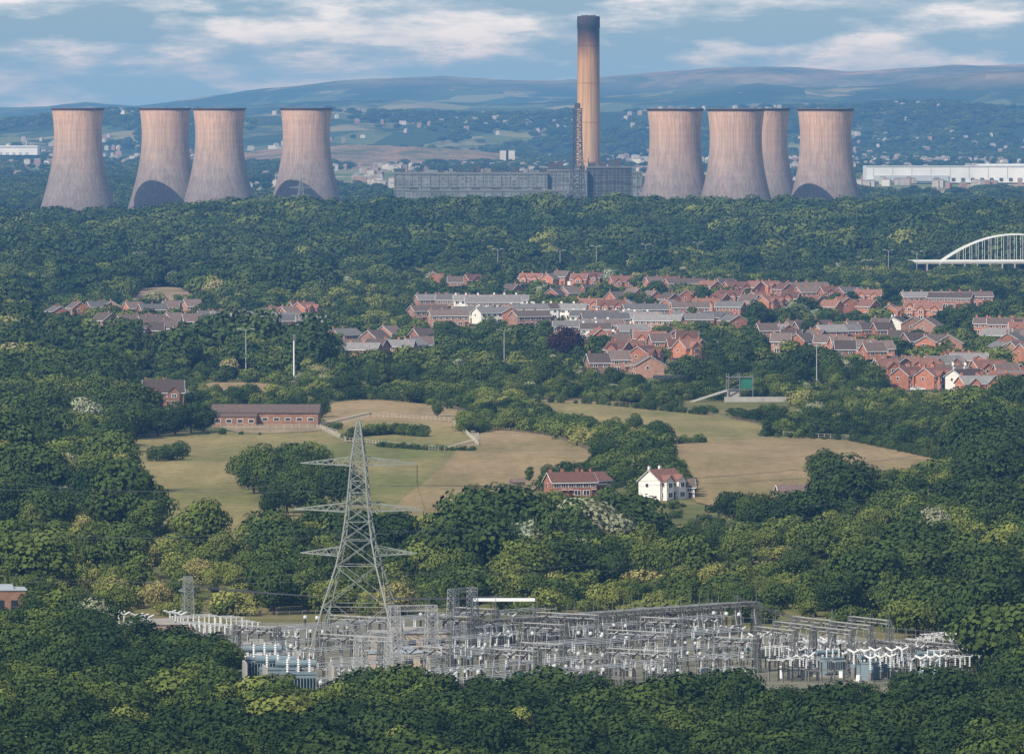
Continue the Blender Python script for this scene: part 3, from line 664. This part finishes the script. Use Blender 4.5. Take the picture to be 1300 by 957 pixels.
# vehicles
def car_mesh(name,paint,van=False):
    mb=MB(); 
    if van: S=[(-2.6,.4),(-2.6,2.3),(1.3,2.35),(2.1,1.35),(2.65,1.15),(2.65,.4)]
    else: S=[(-2.1,.35),(-2.1,.95),(-1.5,1.05),(-1.0,1.45),(.4,1.48),(1.1,1.0),(2.05,.85),(2.1,.35)]
    n=len(S); mb.add([(x,-.88,z) for x,z in S]+[(x,.88,z) for x,z in S],[tuple(range(n)),tuple(range(n,2*n))[::-1]]+[(i,(i+1)%n,n+(i+1)%n,n+i) for i in range(n)],0)
    for s in(-1,1):
        if van: mb.add([(1.1,s*.9,1.35),(1.95,s*.9,1.35),(1.3,s*.9,2.1),(.6,s*.9,2.1),(.6,s*.9,1.35)],[(0,1,2,3,4)],1)
        else: mb.add([(-1.35,s*.9,1.03),(.95,s*.9,1.0),(.38,s*.9,1.4),(-.95,s*.9,1.38)],[(0,1,2,3)],1)
        for x in(-1.35,1.35): mb.cyl((x,s*.72,.33),(x,s*.92,.33),.33,.33,12,2)
    return mb.mesh(name,[paint,M_glass,M_dsteel])
cars=[car_mesh('car_w',M_white),car_mesh('car_b',M_blue),car_mesh('car_s',M_steel),car_mesh('car_d',M_dsteel),car_mesh('car_r',M_roofs[2])]
vanm=car_mesh('van',M_white,True)
random.seed(21)
for (u0,v0,u1,v1,n,types,rot) in rows:
    for k in range(3):
        t=random.random(); p=G(u0+(u1-u0)*t,v0+(v1-v0)*t+.2); y=p[1]-20+random.choice([-2,2]); x=p[0]+random.uniform(-4,4)
        obj('parked_car',random.choice(cars),(x,y,float(terrain(x,y))+.35),random.uniform(-.1,.1))
for u,v in((836,345),(792,347),(90,338),(172,335)):
    p=G(u,v); obj('van',vanm,(p[0],p[1],p[2]+.4),.1,1.5 if u<300 else 1.3); clear.append((p[0]-6,p[0]+6,p[1]-120,p[1]+4))
p=G(128,340); strip('road',[(60,341),(128,340),(262,338)],9,M_pave,.3); clear.append((G(70,340)[0],G(262,338)[0],p[1]-120,p[1]+10))
strip('road',[(480,342),(640,353),(820,349),(1000,346),(1180,350)],12,M_asph,.3)
mb=MB(); mb.box((0,0,2),(14,8,5),1); mb.box((0,0,4.7),(15,9,.5),0)
p=G(592,480); obj('sports_pavilion',mb.mesh('sports_pavilion',[M_blue,M_white]),p,.1,.8); clear.append((p[0]-9,p[0]+9,p[1]-80,p[1]+6))

# ---------------------------------------------------------------- fences and hedges
def fence(uvs,h=1.5,sp=3.0,m=M_wood,name='fence',rw=.14):
    mb=MB(); pts=[Vector(G(*p)) for p in uvs]
    for a,c in zip(pts[:-1],pts[1:]):
        n=max(1,int((c-a).length/sp)); prev=None
        for k in range(n+1):
            q=a.lerp(c,k/n); q.z=float(terrain(q.x,q.y))+.2
            mb.box((q.x,q.y,q.z+h/2),(rw,rw,h),0)
            if prev is not None:
                for z in(.4*h,.9*h): mb.beam((prev.x,prev.y,prev.z+z),(q.x,q.y,q.z+z),rw*.6,0)
            prev=q
    return obj(name,mb.mesh(name,[m]))
M_wf=mat('weathered_white_fence',(.42,.38,.31),.8,.2)
fence([(405,545),(470,530),(575,536),(608,568),(560,574),(440,562),(405,545)],1.8,3,M_wf)
fence([(600,530),(620,548),(700,556),(752,575)],1.6,3,M_wood)
fence([(640,508),(760,512),(880,524),(965,540)],1.5,3,M_wood)
fence([(965,552),(1100,560),(1222,590)],1.6,3,M_wf)
fence([(560,515),(600,528),(690,532),(760,549),(870,560)],1.6,3,M_wood)
fence([(270,545),(400,545),(428,552)],1.8,3,M_wf)
fence([(150,560),(262,549)],1.5,3,M_wood)
def hedgeline(uvs,k=(10,11,12),sp=2.2,h=2.6,wild=.3):
    out=[]; pts=[Vector(G(*p)) for p in uvs]
    for a,c in zip(pts[:-1],pts[1:]):
        n=max(1,int((c-a).length/sp))
        for i in range(n):
            q=a.lerp(c,i/n); out.append((q.x+random.uniform(-.5,.5),q.y+random.uniform(-.5,.5),h*random.uniform(1-wild,1+wild),random.choice(k)))
    return out
H=[]
H+=hedgeline([(448,556),(500,552),(540,556)],h=3.4)
H+=hedgeline([(480,568),(540,572),(606,574)],h=1.8)
H+=hedgeline([(590,522),(640,532),(690,542)],sp=4,h=2.6,wild=.5)
H+=hedgeline([(690,542),(740,556),(790,575),(835,590)],sp=3,h=5,wild=.5)
H+=hedgeline([(570,506),(640,510),(760,514),(900,528)],sp=5,h=2.6,wild=.5)
H+=hedgeline([(760,556),(840,565),(900,562)],sp=4,h=3.0,wild=.5)
H+=hedgeline([(835,565),(845,600),(870,632)],sp=4,h=4,wild=.6)
H+=hedgeline([(400,508),(480,504),(560,514)],sp=4,h=3,wild=.6)
H+=hedgeline([(262,552),(350,553)],sp=6,h=1.6,wild=.6)
H+=hedgeline([(970,555),(1080,560),(1200,586)],sp=5,h=2.2,wild=.6)

# ---------------------------------------------------------------- substation
sub=[(110,792),(250,782),(600,782),(960,792),(1245,818),(1260,872),(1040,890),(960,905),(560,920),(270,925),(285,866),(150,842)]
grav=[(165,800),(300,792),(600,790),(960,800),(1245,822),(1255,872),(960,896),(560,905),(280,910),(285,850),(165,825)]
drape('substation_ground',[G(*p) for p in grav],M_gravel,.2)
def insulator(mb,p,h,r=.16,m=1,n=6):
    x,y,z=p; k=max(4,int(h/.32)); pr=[]
    for i in range(k): z0=z+h*i/k; pr+=[(r*.55,z0),(r,z0+h/k*.35),(r*.55,z0+h/k*.8)]
    mb.lathe(pr+[(r*.5,z+h)],n,m,(x,y,0))
def m_disc(im=1):
    mb=MB()
    for y in(-3.2,0,3.2):
        for x in(-1.7,1.7):
            mb.box((x,y,1.3),(.25,.25,2.6),0); insulator(mb,(x,y,2.6),1.8,.2,im); mb.cyl((x,y,4.35),(x,y,4.6),.16,.16,6,2)
        mb.cyl((-2.3,y,4.6),(2.3,y,4.6),.08,.08,6,2)
    for x in(-1.7,1.7): mb.box((x,0,2.5),(.25,7,.22),0)
    return mb.mesh('disconnector',[M_steel,M_ins,M_alu,M_insb])
def m_brk():
    mb=MB()
    for y in(-3.2,0,3.2):
        mb.box((0,y,1),(.7,.7,2.0),0); mb.box((0,y,2.25),(1.1,.8,.6),3); insulator(mb,(0,y,2.5),2.0,.24); mb.box((0,y,4.6),(.4,.3,.3),2)
        for s in(-1,1):
            mb.cyl((0,y,4.6),(s*1.2,y,5.1),.2,.18,8,1); mb.cyl((s*1.2,y,5.1),(s*1.4,y,5.2),.2,.1,8,2)
    mb.box((0,-5,1),(1.2,.8,1.9),4); mb.box((1.6,4.6,.8),(.8,.8,1.5),1)
    return mb.mesh('circuit_breaker',[M_steel,M_ins,M_alu,M_tx,M_concrete])
def m_ct():
    mb=MB()
    for y in(-3.2,0,3.2):
        mb.box((0,y,1),(.35,.35,2.1),0); insulator(mb,(0,y,2.1),2.4,.28,3); mb.lathe([(.1,4.5),(.36,4.6),(.42,4.9),(.34,5.2),(.05,5.3)],8,2,(0,y,0))
    return mb.mesh('ct',[M_steel,M_ins,M_alu,M_insb])
M_gb=mat('gantry_beam_steel',(.34,.34,.32),.6,.3,.4)
def m_gantry(w=18,h=10.5):
    mb=MB()
    for s in(-1,1): lattice(mb,[(z,.65-.03*z,1.0-.06*z) for z in np.linspace(0,h,8)],.15,.08,0,(0,s*w/2))
    n=int(w/1.3); Y=np.linspace(-w/2,w/2,n+1)
    for y0,y1 in zip(Y[:-1],Y[1:]):
        for x in(-.4,.4):
            mb.beam((x,y0,h),(x,y1,h),.13,3); mb.beam((x,y0,h-.8),(x,y1,h-.8),.12,3); mb.beam((x,y0,h),(x,y1,h-.8),.06,0)
        mb.beam((-.4,y0,h),(.4,y1,h),.06,0)
    for y in(-w*.3,0,w*.3):
        for s in(-1,1):
            a=Vector((s*.5,y,h-.5)); 
            for k in range(8): mb.cyl(a+Vector((s*.3*k,0,-.12*k)),a+Vector((s*(.3*k+.16),0,-.12*k-.06)),.18,.12,6,1)
            e=a+Vector((s*2.5,0,-1.05)); mb.cyl(e,e+Vector((s*.6,0,-2.9)),.05,.05,4,2,False); mb.cyl(a,e,.05,.05,4,2,False)
    for s in(-1,1): mb.cyl((0,s*w/2,h),(0,s*w/2,h+2.6),.08,.04,6,0)
    return mb.mesh('gantry',[M_steel,M_insb,M_alu,M_gb])
def m_tx(walls=True):
    mb=MB(); mb.box((0,0,.3),(9,6.5,.6),2); mb.box((0,0,2.6),(5.6,3,4),0); mb.box((0,0,4.75),(6,3.3,.3),0)
    for s in(-1,1):
        for k in range(12): mb.box((-2.8+k*.5,s*2.15,2.6),(.12,1.1,3.2),0)
        mb.box((0,s*2.15,4.3),(6,.3,.25),0)
    mb.cyl((-3.6,1.2,6.2),(3,1.2,6.2),.6,.6,12,0); mb.box((-2.4,1.2,5.3),(.25,.3,1.2),0); mb.box((2,1.2,5.3),(.25,.3,1.2),0)
    for x in(-1.8,0,1.8): insulator(mb,(x,-.8,4.9),2.2,.26,1,8); mb.cyl((x,-.8,7.1),(x,-.8,7.5),.07,.07,6,3)
    if walls:
        for s in(-1,1): mb.box((s*5.4,0,2.9),(.35,7.5,6),2)
    return mb.mesh('transformer',[M_tx,M_ins,M_concrete,M_alu])
md_,md2,mbk,mct,mg_,mtx,mtx2=m_disc(),m_disc(3),m_brk(),m_ct(),m_gantry(18,7.8),m_tx(),m_tx(False)
mg2=m_gantry(12,6.8); mg3=m_gantry(16,10)
e1=Vector((.62,.785,0)).normalized(); e2=Vector((e1.y,-e1.x,0)); ang=math.atan2(e1.y,e1.x)
O0=Vector(G(600,840)); subfill=[(285,820),(380,812),(600,806),(800,806),(950,812),(955,872),(850,882),(560,900),(395,908),(395,870),(300,866)]
random.seed(9)
kinds=['d','b','c','e','g','d','c','b','e']
for j in range(-14,15):
    for i in range(-26,27):
        q=O0+e1*(i*8.4)+e2*(j*13.0); u,v=UV(q.x,q.y,0)
        if not pip(np.array([u]),np.array([v]),subfill)[0]: continue
        if abs(q.x-pp[0])<11 and abs(q.y-pp[1])<12: continue
        if 470<u<565 and 815<v<866: continue
        kd=kinds[(i+ (j%2)*3)%9]
        if random.random()<.18: continue
        q.z=float(terrain(q.x,q.y))+.2
        if kd=='g': obj('substation_gantry',mg2 if j%3 else mg_,q,ang,(1,.95,random.uniform(.95,1.3)))
        else: obj({'d':'disconnector_switch','e':'disconnector_switch','b':'circuit_breaker','c':'current_transformer'}[kd],{'d':md_,'e':md2,'b':mbk,'c':mct}[kd],q,ang,random.uniform(.85,1.12))
mb=MB()
for j in range(-14,15):
    if j%3==1: continue
    for dy in(-3.2,0,3.2):
        pts=[O0+e1*(i*8.4)+e2*(j*13.0+dy) for i in range(-28,29)]
        pts=[q for q in pts if pip(np.array([UV(q.x,q.y,0)[0]]),np.array([UV(q.x,q.y,0)[1]]),subfill)[0]]
        if len(pts)>1:
            a=pts[0].copy();c_=pts[-1].copy(); a.z=c_.z=5.4+(j%2)*.8; mb.cyl(a,c_,.075,.075,6,0)
            for q in pts[::2]: mb.beam((q.x,q.y,a.z),(q.x,q.y,4.4),.06,0)
obj('busbars',mb.mesh('busbars',[M_alu]))
for k in range(13):
    t=k/12; p=G(640+290*t,828-22*t); obj('substation_gantry',mg2,p,ang+1.2,1.08)
for k in range(6):
    p=G(985+24*k,858-7*(k%3)); obj('substation_gantry',mg3,p,ang-.4,1.0)
random.seed(31)
for k in range(56):
    u=random.uniform(960,1238); v=random.uniform(834,868); p=G(u,v); q=random.random()
    obj('circuit_breaker' if q<.4 else 'disconnector_switch',mbk if q<.4 else (md_ if q<.7 else md2),p,ang+random.choice([0,1.57]),random.uniform(.95,1.2))
for k in range(5): p=G(1120+24*k,852+3*(k%2)); obj('substation_gantry',mg2,p,.3+.1*k,.95)
for u,v,r in((352,886,.1),(378,892,.1),(335,872,.1),(1056,860,.5),(1108,866,.9),(1185,862,.4)):
    obj('power_transformer',mtx if u<900 else mtx2,G(u,v),r,1.25 if u<900 else .85)
mb=MB(); mb.box((0,0,9),(14,4,.5),1); 
for x in(-6.5,6.5):
    for y in(-1.5,1.5): mb.beam((x,y,0),(x,y,9),.3,0)
for x in(-3,0,3): mb.cyl((x,0,5.5),(x,0,8.8),.12,.12,6,0)
mb.beam((-6.5,0,5.5),(6.5,0,5.5),.25,0)
obj('white_canopy',mb.mesh('white_canopy',[M_steel,M_white]),G(640,812),.0)
def shed(name,w,d,h,m1,m2,roof=.8):
    mb=MB(); mb.box((0,0,h/2-.3),(w,d,h+.6),0); mb.box((0,0,h+.15),(w+.6,d+.6,.3),1); mb.box((0,0,h+.3+roof/2),(w*.5,d*.5,roof),1)
    for k in range(int(w//3.2)): mb.box((-w/2+2+k*3.2,-d/2-.05,h*.6),(1.6,.12,h*.28),2)
    mb.box((w/2-1.3,-d/2-.05,1.05),(1.1,.12,2.1),3); return mb.mesh(name,[m1,m2,M_glass,M_door])
M_beige=mat('beige_cladding',(.42,.35,.26),.8,.12,.3); M_pinkb=mat('pale_brick',(.40,.27,.22),.9,.15,.5)
obj('control_building',shed('control_a',17,9,5,M_beige,M_concrete),G(520,832),.15)
obj('control_building',shed('control_b',13,7,4,M_beige,M_wg),G(505,852),.15)
obj('control_building',shed('control_c',14,7,4.2,M_pinkb,M_concrete),G(200,816),.2)
obj('control_building',shed('control_d',6,4,3.4,M_white,M_concrete),G(325,838),.1)
obj('control_building',shed('control_e',7,5,3,M_wg,M_green),G(665,880),.1)
obj('brick_building',shed('brick_building',11,10,8.5,M_brick3,M_wg),G(0,795),.12)
clear.append((G(0,795)[0]-14,G(0,795)[0]+9,G(0,795)[1]-60,G(0,795)[1]+8))
for u,v in((180,812),(235,812),(262,810),(290,812),(150,808),(310,818),(222,808),(250,820),(275,822)):
    obj('disconnector_switch',md_ if u%3 else mbk,G(u,v),.4,1.1)
obj('lattice_mast',pylon_mesh('mast',16,[(0,1.6),(16,1.0)],[(12,2.6,1.0)],.2,.12)[0],G(238,808),.3,.85)
mast=MB(); lattice(mast,prof_levels([(0,1.6),(19,1.1)],1.3),.17,.09); lattice(mast,prof_levels([(0,1.6),(19,1.1)],1.3),.17,.09,0,(9,0))
for k in range(7):
    x0_=1+k; mast.beam((x0_,-1,19),(x0_+1,-1,18),.1); mast.beam((x0_,1,19),(x0_+1,1,18),.1)
for y in(-1.1,1.1): mast.beam((0,y,19),(9,y,19),.14); mast.beam((0,y,17.8),(9,y,17.8),.14)
mm=mast.mesh('terminal_tower',[M_gb]); obj('terminal_tower',mm,G(500,874),.3,.9); obj('terminal_tower',mm,G(455,892),-.2,.7); obj('terminal_tower',mm,G(575,830),.9,.75)
obj('substation_gantry',mg_,G(88,786),1.2,.6); obj('substation_gantry',mg_,G(60,792),1.2,.6)
mb=MB()
for k in range(6):
    a=G(235,806+k); c_=G(640,806+k*2); wire((a[0],a[1],11+k*.3),(c_[0],c_[1]+k*3,9),1.5,.045)
for k in range(5):
    a=G(930,796); c_=G(1110,848); wire((a[0],a[1]-k*3,7.5),(c_[0],c_[1]-k*3,7),1.0,.045)
obj('power_lines',mb.mesh('power_lines_yard',[M_dsteel]))
fence([(285,913),(420,915),(560,908),(850,894),(1040,882),(1245,874)],2.4,3,M_steel,'security_fence',.1)
fence([(1245,866),(1245,820),(960,798),(600,788),(300,790)],2.4,3,M_steel,'security_fence',.1)

# ---------------------------------------------------------------- woodland
X=[];Y=[];S=[]
y=1330.0
while y<7350:
    s=7.6 if y<2600 else (9.4 if y<4200 else (10.0 if y<5600 else 13.5))
    xs=np.arange(-.08*y-20,.08*y+20,s); X.append(xs+rng.uniform(-.5,.5,len(xs))*s); Y.append(y+rng.uniform(-.5,.5,len(xs))*s); S.append(np.full(len(xs),s)); y+=s*.95
X=np.concatenate(X);Y=np.concatenate(Y);S=np.concatenate(S); Z=terrain(X,Y); U,V=UV(X,Y,Z)
keep=np.ones(len(X),bool)
for pl in fpoly: keep&=~pip(U,V,pl)
keep&=~pip(U,V,sub)
for (a,b_,c_,d_) in clear: keep&=~((X>a)&(X<b_)&(Y>c_)&(Y<d_))
low=np.zeros(len(X),bool)
for (a,b_,c_,d_) in lowz: low|=((X>a)&(X<b_)&(Y>c_)&(Y<d_))
big=fbm(X/60+50,Y/110+20,3); sm_=vn(X/11+3,Y/14+9); rnd=rng.random(len(X)); stand=vn(X/30+7,Y/75+91)
emer=rng.random(len(X))<.10
h=7.5+8*(big-.45)+9*(rnd-.5)*np.clip(stand+.2,0,1)+3*(sm_-.5)
h=np.where(Y>3000,h+1.5,h); h=np.where(Y>5650,8+12*rnd**1.2*np.clip(stand+.35,0,1)+5*stand,h)
h=np.where(emer&(Y<5650),h*1.3+3.0,h)
scrub=(V>680)&(V<805)&((big<.60)|(U<330))
h=np.where(scrub&~(emer&(rnd<.5)),1.8+5.0*rnd**2.4+3*(sm_-.35),h)
h=np.where((V>810)&(V<872)&(U<290),7.5+3*rnd,h)
h=np.where(V>872,5.5+6.5*rnd,h)
mid=(U>400)&(U<1225)&(V>500)&(V<650); h=np.where(mid,2.5+5*rnd**1.4,h)
h=np.where((U>150)&(U<700)&(V>478)&(V<545),2.5+4.5*rnd**1.5,h)
h=np.where(low,1.0+1.6*rnd**2,h)
h=np.where((V>880)&(V<925)&(U>560)&(U<960),4.5+2.5*rnd,h)
h=np.where((V>868)&(V<935)&(U>=950)&(U<1265),1.8+3.2*rnd,h)
keep&=~(low&(rng.random(len(X))<.5))
keep&=~((big<.44)&(Y>1800)&(Y<6000)&(rng.random(len(X))<.6))
keep&=~(scrub&(rng.random(len(X))<.42))
est=((V>352)&(V<500)&(U>415))|((V>385)&(V<450)&(U>40)); r3=rng.random(len(X)); keep&=~(est&~low&(r3<.30)); h=np.where(est&~low,3.5+7.5*rnd**1.9,h)
keep&=h>.9
X,Y,Z,U,V,h,big,sm_,rnd,stand,emer=[a[keep] for a in (X,Y,Z,U,V,h,big,sm_,rnd,stand,emer)]
n=len(X); r2=rng.random(n); idx=np.where(r2<.42,rng.integers(0,4,n),np.where(r2<.62,rng.integers(4,6,n),np.where(r2<.90,rng.integers(6,8,n),rng.integers(8,10,n))))
idx=np.where(h<6,rng.integers(10,13,n),idx); idx=np.where(h<2.6,rng.integers(13,15,n),idx)
sp=vn(X/16+31,Y/22+77)
tint=np.clip(.10+.65*(big-.25)+.35*(sp-.5)+.48*(rng.random(n)-.5)+.34*(stand-.5),0,.78)
tint=np.where(emer,tint*.45,tint)
tint=np.where(rng.random(n)<.018,.88+.12*rng.random(n),tint); tint=np.where((sp>.94)&(Y<3500),.95,tint)
tint=np.where(scrub[keep],np.clip(tint+.22,0,.84),tint); tint=np.where(Y>5600,tint*.7,tint); tint=np.where(V>872,tint*.65,tint)
sc=h/PH[idx]; wd=rng.uniform(.9,1.35,n)
SC=np.stack([sc*wd,sc*wd,sc],1); SC=np.where((idx>=10)[:,None],SC*np.array([1.15,1.15,1]),SC)
print('trees',n)
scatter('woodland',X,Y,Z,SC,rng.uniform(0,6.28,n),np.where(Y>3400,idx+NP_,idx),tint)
Ha=np.array([(a,b_,c_,d_) for a,b_,c_,d_ in H]); hi=Ha[:,3].astype(int); hs=Ha[:,2]/PH[hi]
scatter('hedgerow',Ha[:,0],Ha[:,1],terrain(Ha[:,0],Ha[:,1]),np.stack([hs,hs,hs],1),rng.uniform(0,6.28,len(Ha)),hi,np.clip(rng.normal(.22,.12,len(Ha)),0,.8))
# far woods
X=[];Y=[];y=7500.0
while y<21000:
    s=22+ (y-7500)*.0014; xs=np.arange(-.08*y,.08*y,s); X.append(xs+rng.uniform(-.5,.5,len(xs))*s); Y.append(y+rng.uniform(-.5,.5,len(xs))*s); y+=s
X=np.concatenate(X);Y=np.concatenate(Y)
f=fbm(X/260+9,Y/1400+4,4); hedge=np.minimum(np.abs(((Y+X*.3)/520)%1-.5),np.abs(((X+Y*.12)/300)%1-.5))
keep=(f>.55)|((hedge<.025)&(f>.38)); 
for tx,ty,r in [((u-CX)/F*d,d,60) for u,d in((99,8200),(210,8335),(278.5,8150),(389,8282),(857,7640),(934,7500),(968,7900),(1048,7625))]: keep&=((X-tx)**2+(Y-ty)**2)>r*r
keep&=~((X>-135)&(X<145)&(Y>7850)&(Y<8120)); keep&=~((X>380)&(X<1050)&(Y>10300)&(Y<11800))
keep&=~((Y<8300)&(X<-100))
X,Y=X[keep],Y[keep]; n=len(X); Z=np.where(Y>16600,np.maximum(0,hillh(X,Y)),0)
h=rng.uniform(8,15,n); h=np.where(Y<8600,rng.uniform(7,11,n),h); idx=rng.integers(0,8,n); sc=h/PH[idx]; wd=np.where(Y>9000,1.9,1.3)
scatter('distant_woodland',X,Y,Z,np.stack([sc*wd,sc*wd,sc],1),rng.uniform(0,6.28,n),idx+NP_,np.clip(rng.normal(.2,.12,n),0,.7)); print('far',n)

# individually placed trees
random.seed(4)
for i in range(26):
    u=random.gauss(368,34); v=random.uniform(602,662); lone('broadleaf_tree',u,v,random.choice([0,1,2,3,4,5,6]),random.uniform(8.5,12.5),random.uniform(.05,.4))
for u,v,k,hh,t in((212,584,10,5,.2),(200,586,11,5,.15),(222,585,12,5,.2),(228,580,10,5,.1),(1055,622,2,11,.2),(1045,620,0,9,.15),(1085,617,10,5,.5),(1110,615,11,5,.3),(1030,434,5,13,.1),(960,416,4,13,.1),(860,436,1,11,.6),(880,432,2,10,.7),
   (115,546,2,13,.06),(95,545,0,12,.1),(135,548,3,12,.05),(180,553,3,10,.05),(200,555,2,11,.05),(222,553,0,11,.04),(242,551,1,11,.05),(258,549,3,10,.06),(165,556,1,10,.05),(555,530,4,6,.3),(835,556,5,7,.25),(805,548,0,6,.3),
   (697,612,0,5,.2),(672,612,8,6,.3),(780,560,1,8,.3),(600,660,0,9,.25),(650,668,2,9,.2),(1045,612,1,10,.15),(943,278,9,15,.2),(1200,292,5,22,.4),(440,560,10,3,.3),(700,640,10,4,.5)):
    lone('broadleaf_tree',u,v,k,hh,t,None,1.15)
cm=make_tree('copper_beech',77,12,11,.1,28,180,.46,.24,leafmat=M_copper); protos.append((cm,12)); lone('copper_beech_tree',718,462,len(protos)-1,19,0)

# ---------------------------------------------------------------- atmosphere (homogeneous haze over the plain)
m=bpy.data.materials.new('haze'); m.use_nodes=True; nt=m.node_tree; nt.nodes.clear(); out=nt.nodes.new('ShaderNodeOutputMaterial')
beta=(1.7e-5,2.6e-5,3.9e-5); J=(.25,.44,.63)
ab=nt.nodes.new('ShaderNodeVolumeAbsorption'); bm_=max(beta)
D=bm_*1.25; ab.inputs['Density'].default_value=D; ab.inputs['Color'].default_value=(*[1-x/D for x in beta],1)
em=nt.nodes.new('ShaderNodeEmission'); e=[x*j for x,j in zip(beta,J)]; me_=max(e)  # airlight: added emission stands in for sunlight scattered by the haze
em.inputs['Color'].default_value=(*[x/me_ for x in e],1); em.inputs['Strength'].default_value=me_
asn=nt.nodes.new('ShaderNodeAddShader'); nt.links.new(ab.outputs[0],asn.inputs[0]); nt.links.new(em.outputs[0],asn.inputs[1]); nt.links.new(asn.outputs[0],out.inputs['Volume'])
mb=MB(); mb.box((0,36000,145),(50000,76000,470),0); obj('atmosphere',mb.mesh('atmosphere',[m]))

# ---------------------------------------------------------------- world, sun, camera
w=bpy.data.worlds.new('World'); scene.world=w; w.use_nodes=True; nt=w.node_tree; bg=nt.nodes['Background']
sky=nt.nodes.new('ShaderNodeTexSky'); sky.sky_type='NISHITA'; sky.sun_disc=False; sky.sun_elevation=SUNEL; sky.sun_rotation=math.radians(216.9); sky.dust_density=.6; sky.air_density=1.0; sky.ozone_density=2
tc=nt.nodes.new('ShaderNodeTexCoord'); Gn=tc.outputs['Generated']
tinted=mixc(nt,1.0,sky.outputs[0],(.86,1.26,1.90),'MULTIPLY')
c1=noise(nt,mapping(nt,Gn,(34,34,170)),1,9,.52); c2=noise(nt,mapping(nt,Gn,(95,95,380)),1,7,.58)
av=nt.nodes.new('ShaderNodeMath'); av.operation='MULTIPLY_ADD'; av.inputs[1].default_value=.42; nt.links.new(c2,av.inputs[0]); nt.links.new(c1,av.inputs[2])
cf=ramp(nt,av.outputs[0],[(.65,(0,0,0)),(.72,(.35,.35,.35)),(.82,(1,1,1))])
cc=ramp(nt,c2,[(.35,(9.0,10.5,12)),(.6,(18,18,18))])
nt.links.new(mixc(nt,cf,tinted,cc),bg.inputs[0]); bg.inputs[1].default_value=.062
sd=bpy.data.lights.new('sun','SUN'); sd.energy=5.0; sd.angle=math.radians(.53); sd.color=(1,.94,.84)
so=bpy.data.objects.new('sun',sd); scene.collection.objects.link(so)
d=Vector((.6*math.cos(SUNEL),.8*math.cos(SUNEL),-math.sin(SUNEL))); so.rotation_euler=d.to_track_quat('-Z','Y').to_euler(); so.location=(-500,-500,800)
cd=bpy.data.cameras.new('camera'); cd.sensor_width=36; cd.lens=36*F/1300; cd.clip_start=1; cd.clip_end=150000
co=bpy.data.objects.new('camera',cd); scene.collection.objects.link(co); co.location=(0,0,EYE); co.rotation_euler=(math.pi/2-math.atan(350.5/F),0,0); scene.camera=co
